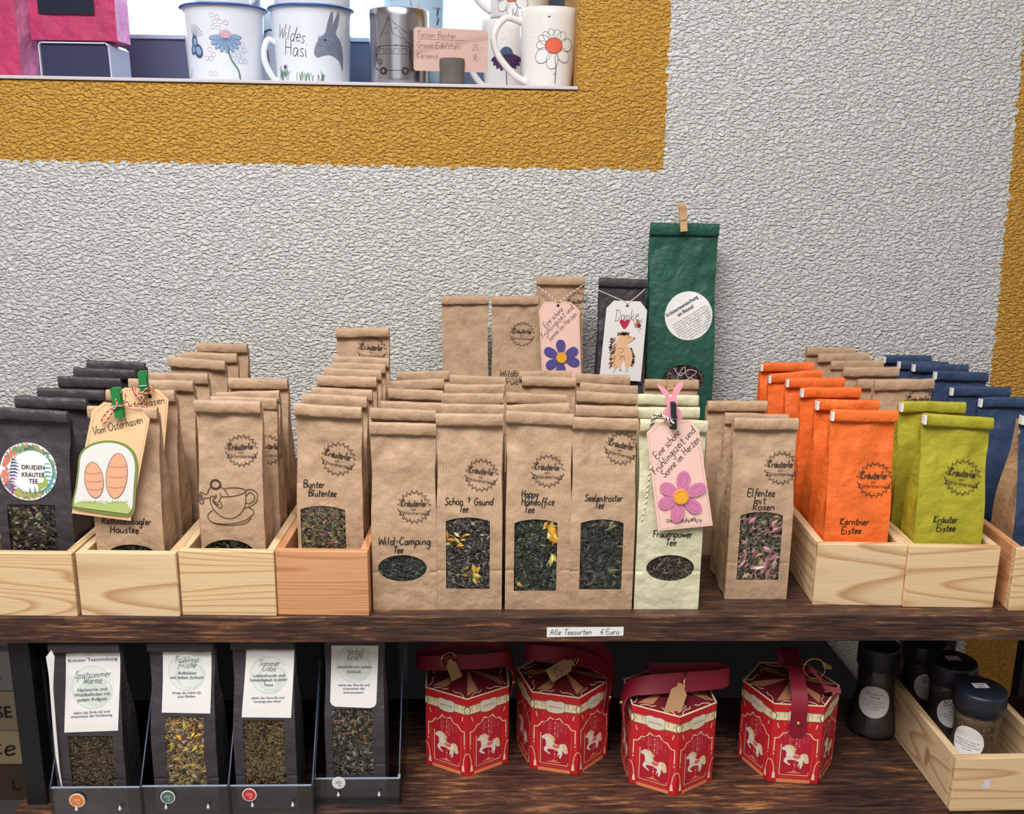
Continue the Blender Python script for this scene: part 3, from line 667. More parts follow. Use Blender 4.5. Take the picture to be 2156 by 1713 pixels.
pine_box('pine box with bold wavy grain holding the orange tea bags', 1718, 1904, 1146, 1271, YBX + .022, .395, PINE2, ZS, GB)
pine_box('pine box with fine slanting grain under the lime green tea bags', 1909, 2098, 1150, 1277, YBX + .016, .49, PINE, ZS, GB)
pine_box('pine box with reddish side board at the shelf end under navy bags', 2134, 2330, 1156, 1284, YBX + .006, .515, PINE, ZS, GB, leftmat=LARCH)

# ------------------------------------------------------------------ rows of tea bags
ORD = ['front', 'second', 'third', 'fourth', 'fifth', 'sixth', 'seventh', 'eighth']
BAGS = {}
def place_bag(key, spec, Y, base, mat, label, group, dep=.036, win=None, front=False, fh=.0135, tie=None, side=None, rotz=None, lean=0.0, calm=1.0, tmat=None, box=None):
    uL, uR, vL, vR = spec; A, B = at(uL, vL, Y - .003), at(uR, vR, Y - .003)
    if box is not None:
        lo, hi, yf_ = BOXES[box]; sh_ = math.tan(BROT) * (Y - yf_); lo += sh_; hi += sh_; w_ = B.x - A.x
        if w_ > hi - lo: mid = (A.x + B.x) / 2; A.x, B.x = mid - (hi - lo) / 2, mid + (hi - lo) / 2
        d = max(0, lo - A.x) - max(0, B.x - hi); A.x += d; B.x += d
    w = B.x - A.x; h = (A.z + B.z) / 2 - base; k = (B.z - A.z) / w
    seed = len(BAGS) + 1; rnd = random.Random(seed)
    t = thing('tea_bag', label, 'tea bag', ((A.x + B.x) / 2, Y - lean, base), (0, 0, (rnd.uniform(-.015, .015) if rotz is None else rotz) - (BROT if box is not None else 0)), group)
    bg = Bag(w, h, dep, seed, k, None, fh, calm, front, lean=lean); bg.t = t; bg.mat = mat
    t['_w'] = w; del t['_w']
    def loc(u, v):
        q = 0.0; z = h / 2
        for _ in range(5):
            y = bg.F(q, z); p = at(u, v, t.location.y + y); q, z = p.x - t.location.x, p.z - base
        return q, z
    bg.loc = loc
    if win:
        shape, u0, u1, v0, v1 = win; (x0, z1), (x1, _), (_, z0) = loc(u0, v0), loc(u1, v0), loc(u1, v1)
        z0 = max(z0, .012); bg.win = ((x0 + x1) / 2, (z0 + z1) / 2, x1 - x0, z1 - z0, shape)
    bg.body(t, mat, side); bg.fold(t, tmat or mat, bulge=rnd.uniform(.85, 1.25), tie=tie)
    BAGS[key] = bg; return bg
def row(code, specs, Ys, base, mat, where, group, cname, wins=None, labels=None, tie=None, dep=.036, fronts=1, **kw):
    n = len(specs)
    for i, sp in enumerate(specs):
        Y = Ys[i] if len(Ys) == n else Ys[0] + (Ys[1] - Ys[0]) * i / max(1, n - 1)
        lab = (labels or {}).get(i) or '%s tea bag, %s from the front %s' % (cname, ORD[i] if i < n - 1 or n < 3 else 'rearmost', where)
        if i == n - 1 and n >= 3 and not (labels or {}).get(i): lab = '%s tea bag, rearmost one %s' % (cname, where)
        place_bag('%s%d' % (code, i + 1), sp, Y, base, mat, lab, group, win=(wins or {}).get(i), front=i < fronts, tie=tie, dep=dep, **kw)
ZB = ZS + .0065
row('A', [(-14, 148, 853, 862), (38, 187, 830, 836), (84, 225, 814, 818), (130, 262, 790, 794), (163, 292, 772, 776), (187, 308, 756, 761)], (1.0, 1.225), ZB, BLACKP, 'of the black row', 'black tea bags in the first box', 'black paper',
    wins={0: ('rect', 15, 118, 1062, 1176)}, labels={0: 'black paper tea bag with round fern sticker and square window'}, dep=.042, box=0)
row('B', [(188, 335, 852, 854), (228, 372, 818, 817), (273, 409, 795, 799), (308, 432, 782, 784), (358, 477, 748, 757), (380, 494, 739, 742), (414, 519, 720, 722)], (.978, 1.345), ZB, KRAFT, 'in the box with arched grain', 'kraft tea bags in the second box', 'brown kraft',
    wins={0: ('oval', 226, 330, 1146, 1190)}, labels={0: 'brown kraft tea bag half hidden behind the peach gift tag'}, box=1)
row('C', [(412, 552, 839, 841), (445, 584, 832, 836), (452, 584, 823, 819), (474, 598, 793, 795)], (.985, 1.13), ZB, KRAFT, 'behind the teacup drawing bag', 'kraft tea bags in the third box', 'brown kraft',
    wins={0: ('oval', 424, 540, 1136, 1200)}, labels={0: 'brown kraft tea bag with line drawing of figure in a teacup'}, box=2)
row('D', [(622, 764, 846, 853), (640, 776, 825, 831), (667, 793, 812, 818), (680, 804, 788, 791), (685, 806, 772, 777), (710, 822, 760, 764), (706, 824, 746, 751), (708, 820, 690, 686)], (1.0, 1.265), ZB, KRAFT, 'in the reddish box', 'kraft tea bags in the reddish box', 'brown kraft',
    wins={0: ('arch', 633, 728, 1065, 1165)}, labels={0: 'brown kraft tea bag with square window standing in the reddish box', 7: 'tall brown kraft tea bag with wreath stamp, towering behind the reddish box row'}, dep=.034, box=3)
row('E', [(779.5, 918, 886, 889), (782, 918, 855, 861), (804, 930, 841, 845), (819, 933, 815, 820), (819, 935, 799, 795), (837, 946, 781, 778)], (.975, 1.255), ZS, KRAFT, 'beside the reddish box', 'kraft tea bags in the first boxless row', 'brown kraft',
    wins={0: ('oval', 795, 898, 1168, 1223)}, labels={0: 'short brown kraft tea bag with oval window beside the reddish box'})
row('F', [(919, 1059.5, 867, 869), (929, 1061, 846, 849), (930, 1059.5, 825, 826), (937, 1062, 806, 807), (948, 1064, 786, 791)], (.975, 1.205), ZS, KRAFT, 'behind the yellow and orange petal bag', 'kraft tea bags in the second boxless row', 'brown kraft',
    wins={0: ('arch', 939, 1032, 1089, 1239)}, labels={0: 'brown kraft tea bag whose arched window shows scattered yellow and orange petals'})
row('G', [(1066, 1206, 862, 869), (1066, 1197, 850, 845), (1067, 1192, 823, 829), (1099, 1212, 789, 792), (1093, 1204, 779, 778)], (.975, 1.04, 1.12, 1.22, 1.275), ZS, KRAFT, 'behind the bag with one long yellow petal', 'kraft tea bags in the third boxless row', 'brown kraft',
    wins={0: ('arch', 1083, 1174, 1093, 1243)}, labels={0: 'brown kraft tea bag with one long yellow petal in its window'})
row('H', [(1205, 1342, 875, 879), (1211.5, 1341, 850, 853), (1213, 1339, 820, 827), (1221, 1341, 803, 809), (1212, 1325, 784, 788)], (.975, 1.235), ZS, KRAFT, 'next to the cream bags', 'kraft tea bags in the fourth boxless row', 'brown kraft',
    wins={0: ('arch', 1223, 1313, 1093, 1240)}, labels={0: 'brown kraft tea bag with dark leaves in window, next to the cream bag'})
row('I', [(1347, 1487, 879, 882), (1342, 1470.6, 854, 855), (1342, 1469, 827, 830)], (.975, 1.12), ZS, CREAMP, 'behind the pink flower tag', 'cream tea bags', 'cream paper',
    wins={0: ('oval', 1362, 1463, 1168, 1222)}, labels={0: 'cream paper tea bag with oval window under the pink flower tag'})
place_bag('I4', (1357, 1469, 796, 798), 1.235, ZS, KRAFT, 'brown kraft tea bag right behind the cream bags, in front of the green one', 'kraft tea bags behind the cream ones')
row('J', [(1544, 1678, 877, 877), (1525, 1657, 866, 870), (1488, 1612, 841, 841)], (1.0, 1.048, 1.125), ZS, KRAFT, 'behind the rose petal bag', 'kraft tea bags beside the orange box', 'brown kraft',
    wins={0: ('arch', 1560, 1649, 1077, 1220)}, labels={0: 'brown kraft tea bag with pink rose petals in its arched window'}, fronts=2)
row('K', [(1747, 1883, 860, 861), (1718, 1846, 838, 839), (1686, 1809, 813, 813), (1658, 1776, 793, 792), (1602, 1711, 786, 775), (1607, 1715, 761, 760)], (.998, 1.32), ZB, ORANGEP, 'in the orange row', 'orange tea bags', 'bright orange paper', tie=WHITE,
    labels={0: 'bright orange tea bag with wreath stamp, first in its box'}, fronts=2, box=4)
lime = [(1940, 2082, 867, 876), (1886, 2019, 842, 843)]
row('L', lime, (.992, 1.055), ZB, LIMEP, 'in its box', 'lime green tea bags', 'lime green', tie=WHITE, fronts=2, labels={0: 'lime green paper tea bag with wreath stamp, first in its box', 1: 'plain lime green paper tea bag standing second in its box'}, box=5)
row('N', [(1840, 1963, 799, 795), (1804, 1925, 797, 795), (1770, 1884, 771, 770), (1749, 1857, 758, 756), (1721, 1826, 743, 740), (1696, 1795, 729, 729)],
    (1.14, 1.195, 1.25, 1.305, 1.36, 1.415), ZB, KRAFT, 'of the row behind the lime bags', 'kraft tea bags behind the lime ones', 'brown kraft', labels={0: 'brown kraft tea bag with wreath stamp just behind the lime green bags'}, box=5)
place_bag('M1', (2147, 2262, 868, 868), 1.025, ZB, NAVYP, 'navy tea bag with brown kraft side carrying a barcode label', 'navy blue tea bags', dep=.05, front=True, tie=WHITE, side=KRAFTP, rotz=0.0, box=6)
row('M', [(2061, 2170, 834, 833), (2009, 2131, 811, 812), (1970, 2081, 778, 782), (1922, 2035, 762, 765), (1892, 1994, 757, 760), (1860, 1957, 746, 746)],
    (1.12, 1.19, 1.25, 1.31, 1.37, 1.43), ZB, NAVYP, 'behind the navy and brown one', 'navy blue tea bags', 'navy blue paper', tie=WHITE, box=6)
# display row leaning near the wall
GR = 'tall display bags along the wall'
place_bag('R1', (930, 1029, 622, 621), 1.455, ZS, KRAFT, 'plain kraft bag without stamp, first of the tall bags along the wall', GR, front=True)
place_bag('R2', (1035, 1133, 622, 622), 1.455, ZS, KRAFT, 'tall kraft bag with wreath stamp, handwriting half hidden, along the wall', GR, front=True)
place_bag('R3', (1130, 1231, 580, 581), 1.455, ZS, KRAFT, 'tall kraft bag wearing the violet flower tag along the wall', GR, front=True)
place_bag('R4', (1261, 1362, 583, 588), 1.455, ZS, BLACKP, 'tall black bag wearing the white hedgehog tag along the wall', GR, front=True, dep=.045)
place_bag('R5', (1369, 1513, 468, 470), 1.475, ZS, DGREENP, 'very tall dark green paper bag with a round white sticker', GR, front=True, dep=.055, fh=.019, win=('oval', 1396, 1484, 768, 830))

# ------------------------------------------------------------------ what the windows show
HB = {
 'A1': herbs('herbs_druid', [(40, 36, 36, 3), (92, 82, 66, 2), (140, 126, 96), (66, 40, 52), (176, 168, 140, .5), (54, 60, 50, 2)]),
 'B1': herbs('herbs_dark', [(44, 48, 40, 3), (78, 84, 66, 2), (112, 116, 92), (30, 32, 30, 2)]),
 'D1': herbs('herbs_meadow', [(110, 108, 76, 2.4), (160, 152, 112, 2), (70, 66, 82, 1.2), (178, 160, 92, .5), (48, 48, 44, 2), (150, 96, 108, .2), (128, 118, 88, 2)]),
 'E1': herbs('herbs_mint', [(48, 54, 50, 3), (76, 84, 76, 2), (96, 112, 88), (34, 36, 38, 2)]),
 'F1': herbs('herbs_mixed', [(62, 60, 56, 3), (104, 100, 90, 2), (146, 144, 128, 1.2), (78, 70, 84, 1), (40, 40, 38, 2), (190, 186, 160, .4)]),
 'G1': herbs('herbs_green', [(52, 60, 52, 3), (78, 88, 72, 2), (104, 114, 92, 1.2), (36, 40, 38, 2), (168, 164, 132, .3)]),
 'H1': herbs('herbs_grey', [(56, 58, 54, 3), (82, 84, 74, 2), (108, 110, 96, 1), (36, 37, 36, 2)]),
 'I1': herbs('herbs_brown', [(62, 54, 50, 3), (98, 86, 74, 2), (138, 126, 104, 1), (44, 38, 40, 2), (172, 150, 110, .4)]),
 'J1': herbs('herbs_rose', [(84, 88, 72, 3), (120, 118, 92, 2), (156, 112, 112, 1.6), (190, 148, 146, 1), (56, 56, 50, 2), (168, 152, 120, 1)]),
 'R5': herbs('herbs_pouch', [(104, 94, 92, 2), (140, 128, 124, 1), (78, 70, 70, 2)])}
YPET = herbs('petals_yellow', [(232, 190, 72), (240, 206, 110), (222, 150, 50)]); RPET = herbs('petals_rose', [(206, 150, 152), (226, 182, 176), (176, 112, 122), (208, 176, 130)]); GRN = herbs('leaf_pale', [(150, 158, 108), (128, 140, 98)])
PUR = herbs('petals_mixed', [(170, 84, 110), (92, 74, 128), (214, 184, 84)])
for k, n, sz, ex in (('A1', 700, .0062, ()), ('B1', 350, .005, ()), ('C1', 350, .006, ()), ('D1', 1500, .0044, [(PUR, 14, .005, (-.4, .45, -.3, .45))]), ('E1', 600, .005, ()),
                     ('F1', 1500, .0042, [(YPET, 7, .011, (-.28, -.02, .08, .3)), (YPET, 26, .006, (-.15, .35, -.42, -.2)), (YPET, 5, .008, (-.48, -.38, .1, .3))]),
                     ('G1', 1400, .0045, [(YPET, 9, .012, (.2, .42, .22, .46)), (YPET, 8, .012, (.34, .47, -.1, .26)), (YPET, 3, .006, (-.42, -.3, -.47, -.4))]),
                     ('H1', 950, .0066, [(GRN, 3, .013, (.25, .4, -.4, -.2)), (GRN, 2, .008, (.2, .35, .38, .46))]), ('I1', 700, .0046, ()),
                     ('J1', 1100, .0056, [(RPET, 26, .011, (-.4, .42, -.46, -.05)), (RPET, 10, .009, (-.3, .42, .2, .46))]), ('R5', 260, .006, ())):
    if BAGS[k].win: BAGS[k].herbs(BAGS[k].t, HB.get(k, HB['B1']), n, sz, ex)
# dark slits where the hidden windows of three bags begin
# ------------------------------------------------------------------ stamps and handwriting on the bags
def px(b, u0, u1, v): return abs(b.loc(u1, v)[0] - b.loc(u0, v)[0])
def mark(key, st=None, rot=0.0, lines=(), r=None, mat=None, ink=None):
    b = BAGS[key]; sh = Sheet(b.surf())
    if st:
        u, v, rp = st; x, z = b.loc(u, v); stamp(sh, x, z, px(b, u - rp, u + rp, v) / 2, rot, mat); sh.build('stamp', b.t)
    if lines:
        hw_ = Sheet(b.surf())
        for txt, u0, u1, v, *o in lines:
            (x0, z), (x1, _) = b.loc(u0, v), b.loc(u1, v); size = o[0] if o else .0075
            natural = hw_.width(txt, size); sq = (x1 - x0) / natural
            hw_.pen(txt, x0, z, size, ink or INK, w=.00095, squeeze=sq, slant=.12, rot=o[1] if len(o) > 1 else 0.0)
        hw_.build('handwriting', b.t)
mark('B1', lines=[('Rathsteinkogler', 216, 322, 1103, .0072), ('Haustee', 234, 296, 1121, .0075)])
mark('C1', (510, 947, 31), 0.0); mark('D1', (713, 965, 32), -.18, [('Bunter', 640, 686, 1026), ('Blütentee', 651, 711, 1044)])
mark('E1', (872, 1067, 31), 0, [('Wild-Camping', 796, 908, 1146, .0085), ('Tee', 828, 850, 1163)])
mark('F1', (1014, 999, 31), -.12, [('Schön & Gsund', 937, 1040, 1062, .0075), ('Tee', 967, 987, 1077)])
mark('G1', (1153, 990, 31), -.04, [('Happy', 1098, 1134, 1046, .0075), ('Homeoffice', 1098, 1168, 1062, .0075), ('Tee', 1103, 1126, 1078)])
mark('H1', (1308, 943, 31), -.2, [('Seelentröster', 1231, 1312, 1054, .0072), ('Tee', 1252, 1272, 1069)])
mark('I1', lines=[('Frauenpower', 1374, 1459, 1130, .0075), ('Tee', 1401, 1425, 1147)])
mark('J1', (1645, 985, 31), 0, [('Elfentee', 1574, 1633, 1044, .0085), ('mit', 1588, 1614, 1059, .0075), ('Rosen', 1585, 1632, 1073, .0075)])
mark('K1', (1841, 1009, 33), 0, [('Kärntner', 1769, 1830, 1104, .0078), ('Eistee', 1772, 1814, 1123, .0078)])
mark('L1', (2027, 1004, 33), -.1, [('Kräuter', 1967, 2018, 1100, .0078), ('Eistee', 1973, 2013, 1118, .0078)])
mark('N1', (1935, 848, 27)); mark('D8', (784, 738, 27), -.05); mark('C2', (566, 945, 28)); mark('C3', (566, 945, 28)) if False else None
mark('R2', (1100, 703, 23), -.03, [('Wildbeeren', 1052, 1130, 791, .0085), ('früchte', 1060, 1118, 808, .0085)])
mark('R3', (1217, 640, 23), .1)
# teacup drawing
b = BAGS['C1']; sh = Sheet(b.surf())
o = b.loc(400, 1170); sc = px(b, 400, 600, 1080) / 1803.0        # drawn in the drawing's own units
(xo, zo), (_, z2) = b.loc(400, 980), b.loc(400, 1170); sz_ = (zo - z2) / 1713.0
def cup(*pts, closed=False): sh.line([(xo + x * sc, zo - y * sz_) for x, y in pts], .0008, BROWNINK, sub=5, closed=closed)
cup((650, 415), (780, 400), (940, 400), (1030, 430), (1055, 470), (980, 510), (860, 545), (720, 565), (590, 570)); cup((400, 560), (480, 570))
cup((375, 590), (380, 680), (430, 800), (520, 900), (620, 960), (740, 975), (850, 945), (950, 870), (1020, 770), (1050, 640), (1055, 470))
cup((1060, 450), (1120, 425), (1200, 435), (1270, 500), (1270, 620), (1190, 710), (1030, 775)); cup((1070, 550), (1110, 495), (1170, 490), (1220, 550), (1200, 640), (1110, 690), (1060, 672))
cup((425, 820), (350, 870), (315, 940), (350, 1020), (470, 1070), (640, 1080), (850, 1060), (1020, 1010), (1130, 940), (1200, 860), (1180, 800), (1100, 762)); cup((350, 1020), (470, 1085), (700, 1108), (900, 1090), (1050, 1050), (1150, 960))
cup((385, 385), (345, 450), (325, 510), (265, 525), (225, 495), (185, 505), (160, 570), (165, 660), (200, 705), (240, 690), (255, 600), (340, 600), (395, 560)); cup((195, 540), (190, 600), (200, 640), (220, 600), (215, 540), (195, 540))
cup((570, 380), (650, 440), (700, 510), (720, 560)); cup((480, 520), (490, 580), (440, 610), (420, 650), (470, 720), (550, 780), (590, 750), (580, 690), (530, 650)); cup((560, 490), (580, 560), (560, 620), (530, 650)); cup((440, 650), (500, 680), (530, 720), (480, 710), (440, 650))
cup(*[(480 + 80 * math.cos(t) , 345 - 68 * math.sin(t)) for t in [i * PI / 8 for i in range(16)]], closed=True)
for i in range(46):
    t = 2 * PI * i / 46; cup((480 + 84 * math.cos(t), 345 - 72 * math.sin(t)), (480 + 108 * math.cos(t + .16), 345 - 98 * math.sin(t + .16)))
sh.build('teacup_drawing', b.t)
# barcode label on the kraft side of the navy bag
b = BAGS['M1']; x0 = -b.w / 2 - .0008
m = MB(); m.add([(x0 - .0004, -.004, .004), (x0 - .0004, -.021, .004), (x0 - .0004, -.021, .034), (x0 - .0004, -.004, .034)], [(0, 3, 2, 1)], WHITE)
for i in range(11):
    if i % 3 != 2: m.add([(x0 - .0007, -.007 - i * .0011, .008), (x0 - .0007, -.0076 - i * .0011, .008), (x0 - .0007, -.0076 - i * .0011, .022), (x0 - .0007, -.007 - i * .0011, .022)], [(0, 3, 2, 1)], INK)
m.build('barcode_label', b.t)

# ------------------------------------------------------------------ round stickers on bags
def disc(sh, cx, cz, r, mat, lay=1, rings=4, n=40, r0=0.0):
    vs = []; fs = []
    for i in range(rings + 1):
        q = r0 + (r - r0) * i / rings; vs += [(cx + q * math.cos(2 * PI * k / n), cz + q * math.sin(2 * PI * k / n)) for k in range(n)]
    for i in range(rings):
        for k in range(n): fs.append((i * n + k, i * n + (k + 1) % n, (i + 1) * n + (k + 1) % n, (i + 1) * n + k))
    sh._put(vs, fs, mat, lay)
b = BAGS['A1']; sh = Sheet(b.surf(.0009)); cx, cz = b.loc(61, 992); r = px(b, 0, 122, 992) / 2
disc(sh, cx, cz, r, WHITE, 0)
rnd = random.Random(4); FC = [flat('fern_%s' % n, rgb(*c), .6) for n, c in (('coral', (222, 120, 104)), ('orange', (226, 150, 84)), ('green', (110, 156, 108)), ('teal', (92, 160, 170)), ('plum', (120, 82, 130)), ('moss', (150, 170, 80)), ('navy', (70, 76, 120)))]
for i in range(330):
    a = rnd.uniform(0, 2 * PI); q = r * rnd.uniform(.76, .91); 
    seg = 'navy' 
    m_ = FC[0] if 2.2 < a < 3.7 else FC[4] if 3.7 <= a < 4.1 else FC[5] if 4.1 <= a < 5.3 else FC[3] if a > 5.6 else FC[2]
    if rnd.random() < .25: m_ = rnd.choice(FC)
    sh.poly(ell(cx + q * math.cos(a), cz + q * math.sin(a), r * .125, r * .034, 8, rnd.uniform(-.8, .8) + (a if i % 2 else a + PI / 2)), m_, 1)
sh.line(ell(cx + r * .12, cz, r * .74, r * .74, 40), .0004, INK, 3, closed=True); disc(sh, cx + r * .12, cz, r * .73, WHITE, 2)
for x0, z0, dx, n, m_ in ((-.56, .42, 1, 9, FC[6]), (.74, .30, -1, 7, FC[3])):     # two fern fronds curling into the white
    for k in range(n):
        q = k / n; ln = r * (.10 + .22 * math.sin(PI * min(1, q + .12))); bx, bz = cx + r * (x0 - dx * .1 * math.sin(q * 3)), cz + r * (z0 - q * 1.0)
        sh.poly([(bx, bz), (bx + dx * ln * .6, bz + ln * .10), (bx + dx * ln * 1.1, bz - ln * .22), (bx + dx * ln * .5, bz - ln * .12), (bx, bz - r * .045)], FC[4] if (k > 4 and dx > 0) else m_, 4)
for x0, hgt in ((.08, .2), (.26, .24), (.42, .22)): sh.poly([(cx + r * (x0 - .06), cz - r * .72), (cx + r * (x0 + .04), cz - r * .70), (cx + r * (x0 - .05), cz - r * (.72 - hgt))], FC[2], 5)
sh.poly([(cx + r * .42, cz - r * .62), (cx + r * .72, cz - r * .42), (cx + r * .6, cz - r * .1), (cx + r * .52, cz - r * .36), (cx + r * .3, cz - r * .38)], FC[5], 5)
for t_, dz, wd in (('DRUIDEN', .08, .78), ('KRÄUTER', -.18, .80), ('TEE', -.40, .32)): sh.type(t_, cx + r * .18, cz + r * dz, r * .22, INK, width=r * wd, bold=.00025, lay=6)
sh.build('fern_sticker', b.t)
b = BAGS['R5']; sh = Sheet(b.surf(.0008)); cx, cz = b.loc(1449.5, 664.5); r = px(b, 1399, 1499.5, 664) / 2; rot = .55
disc(sh, cx, cz, r, WHITE, 0)
def rr(x, y): return cx + x * math.cos(rot) - y * math.sin(rot), cz + x * math.sin(rot) + y * math.cos(rot)
p = rr(-.04 * r, .42 * r); sh.type('Kräuterteemischung', p[0], p[1], r * .22, INK, rot=rot, width=r * 1.5, bold=.0005)
p = rr(-.02 * r, .18 * r); sh.type('im Beutel', p[0], p[1], r * .22, INK, rot=rot, width=r * .72, bold=.0005)
for i, (t_, wd) in enumerate((('Zubereitung: 1 Beutel reicht für 0,5 l Wasser,', 1.62), ('8-10 Min. ziehen lassen. 1 Beutel = mind. 2 g', 1.7), ('Kamille, Minze, Melisse, Brennnessel,', 1.6), ('Apfelminze, Zitronengras, Lavendel,', 1.66), ('Ringelblume, Johanniskraut, Thymian,', 1.6), ('Brombeerblätter, Himbeerblätter, Salbei,', 1.6), ('Malve, Fenchel, Rosenblüten, Holunder', 1.4), ('Kornblume, Kräuter der Region', 1.2), ('Haltbar 12 Monate, Inhalt: 50 g', .9))):
    p = rr((.03) * r, (-.02 - .105 * i) * r); sh.type(t_, p[0], p[1], r * .085, INK, rot=rot, width=r * wd)
sh.build('round_sticker', b.t)
b = BAGS['R5']; sh = Sheet(b.surf(.0002)); LT = flat('white_thread', rgb(226, 224, 222), .6)
q0 = [b.loc(u, v) for u, v in ((1418, 775), (1432, 790), (1450, 778), (1466, 784), (1444, 800), (1422, 812))]; sh.line(q0, .0009, LT, 0, sub=6)
q0 = [b.loc(u, v) for u, v in ((1428, 822), (1424, 800), (1440, 772), (1446, 792), (1470, 800))]; sh.line(q0, .0007, LT, 0, sub=6); sh.build('teabag_thread', b.t)

# ------------------------------------------------------------------ gift tags, pegs, twine
def frame(Y, u, v):
    o = at(u, v, Y); return o, (lambda uu, vv: (at(uu, vv, Y).x - o.x, at(uu, vv, Y).z - o.z))
def tag_card(label, Y, hole, outline, mat, group, stitch=None, inset=.0022, hole_r=.0022):
    o, P = frame(Y, *hole); t = thing('gift_tag', label, 'gift tag', o, group=group)
    pts = [P(*p) for p in outline]; m = MB(); m.prism(pts, 0, .0007, mat); m.build('card', t)
    if stitch:
        c = Vector((sum(p[0] for p in pts) / len(pts), sum(p[1] for p in pts) / len(pts))); ins = []
        for p in pts: d = Vector(p) - c; ins.append((p[0] - math.copysign(inset, d.x) * (1 if abs(d.x) > .004 else 0), p[1] - math.copysign(inset, d.y)))
        sh = Sheet(plane()); sh.dots(ins, .0021, .00055, .0012, stitch, 1); sh.build('stitching', t)
    sh = Sheet(plane()); sh.poly(ell(0, 0, hole_r, hole_r, 14), flat('hole_dark', rgb(40, 34, 34), .8), 2); sh.build('punched_hole', t)
    return t, P
def twine(t, path, r, c1, c2, name='twine'):
    P = smooth_path(path, 7); m = MB(); m.tube(P, r, c1, 7)
    # second strand wound round the first
    n = len(P); L_ = sum((P[i + 1] - P[i]).length for i in range(n - 1)); turns = L_ / .0062; vs = []; d = 0
    for i in range(n - 1):
        k = max(2, int((P[i + 1] - P[i]).length / .0007))
        for q in range(k):
            p = P[i].lerp(P[i + 1], q / k); tt = (P[i + 1] - P[i]).normalized(); a = tt.cross(Vector((0, 1, 0))); a = a.normalized() if a.length > .01 else Vector((1, 0, 0)); bb = tt.cross(a)
            ph = (d + (P[i + 1] - P[i]).length * q / k) / .0062 * 2 * PI; vs.append(p + a * math.cos(ph) * r * .75 + bb * math.sin(ph) * r * .75)
        d += (P[i + 1] - P[i]).length
    m.tube(vs, r * .62, c2, 5); return m.build(name, t)
def peg(label, u0, v0, u1, v1, Y, mat, wpx, group='clothes pegs on the bags', depth=.012, rot=0.0):
    a, c = at(u0, v0, Y), at(u1, v1, Y); ctr = (a + c) / 2; ln = (a - c).length; ang = math.atan2(a.x - c.x, a.z - c.z); zc = ctr.length; wd = wpx * zc / FPX
    t = thing('clothes_peg', label, 'peg', ctr, (0, ang, 0), group); h = ln / 2
    for sg, nm in ((-1, 'front_half'), (1, 'back_half')):
        # side profile in the yz plane, extruded across the width
        pr = [(0.0006, -h), (.0028, -h), (.0034, -.1 * h), (.0042, h), (.0024, h), (.0016, -.05 * h), (.0004, -.2 * h)]
        m = MB(); n = len(pr); A = [(-wd / 2, sg * y + .004, z) for y, z in pr]; B = [(wd / 2, sg * y + .004, z) for y, z in pr]
        m.add(A + B, [tuple(range(n)), tuple(range(n, 2 * n))[::-1]] + [(i, (i + 1) % n, n + (i + 1) % n, n + i) for i in range(n)], mat); m.build(nm, t, fix=True)
    m = MB(); m.tube([(-wd * .62, .004, -.05 * h), (-wd * .62, .0006, -.05 * h), (-wd * .55, -.0004, -.18 * h), (wd * .55, -.0004, -.18 * h), (wd * .62, .0006, -.05 * h), (wd * .62, .004, -.05 * h)], .0004, STEEL, 6); m.build('spring', t)
    return t
GREENW = flat('green_wood', rgb(34, 130, 62), .6, bump=.0003, bscale=400, var=.25); BLKW = flat('black_wood', rgb(36, 38, 42), .6); NATW = wood('peg_wood', rgb(214, 176, 132), rgb(184, 142, 98), rings=5)
RED = flat('red_thread', rgb(206, 74, 62), .8); WT = flat('white_thread2', rgb(240, 228, 214), .8); BT = flat('black_thread', rgb(34, 34, 42), .8)
GT = 'gift tags hung on the bags'
# peach tag with a cut-out card (the drawing itself is a plain generic one)
t, P = tag_card('peach stitched gift tag with green-edged cut-out card, hanging before the kraft bag', .9520, (256, 862), [(218, 846), (297, 859), (315, 883), (275, 1096), (151, 1080), (194, 865)], PEACH, GT, STITCHO)
sh = Sheet(plane()); a = P(197, 915); c = P(303, 889); ang = math.atan2(c[1] - a[1], c[0] - a[0]); ln = math.hypot(c[0] - a[0], c[1] - a[1])
sh.pen('Vom Osterhasen', a[0], a[1], .0082, INK, w=.0006, rot=ang, slant=.25, squeeze=ln / sh.width('Vom Osterhasen', .0082)); sh.build('handwriting', t)
OLIVE = flat('olive_card', rgb(126, 146, 74), .7); GRASS = flat('pale_grass', rgb(186, 204, 122), .8); HARE = flat('apricot_paint', rgb(236, 178, 142), .8); HAREP = flat('rose_paint', rgb(226, 146, 128), .8)
z6 = lambda x, y: P(x / 4.507, 800 + y / 4.507)
blob = [(760, 700), (850, 610), (1000, 570), (1160, 590), (1270, 670), (1310, 800), (1300, 960), (1290, 1120), (1275, 1250), (1200, 1285), (950, 1255), (720, 1215), (690, 1160), (720, 1020), (740, 860)]
cc = Vector((1000, 900))
m = MB(); out = sp2([z6(*p) for p in blob], 3, True); m.prism(out, -.0016, -.0002, OLIVE); co = m.build('cutout_card', t)
m = MB(); inn = sp2([z6(*(cc + (Vector(p) - cc) * .925 + Vector((0, -4)))) for p in blob], 3, True); m.prism(inn, -.0019, -.0015, WHITE); m.build('cutout_face', t)
sh = Sheet(plane(-.0021)); gm = [z6(*p) for p in [(705, 1175), (740, 1150), (900, 1140), (1000, 1165), (1100, 1140), (1200, 1150), (1255, 1225), (1225, 1262), (720, 1195)]]; sh.poly(gm, GRASS, 1)
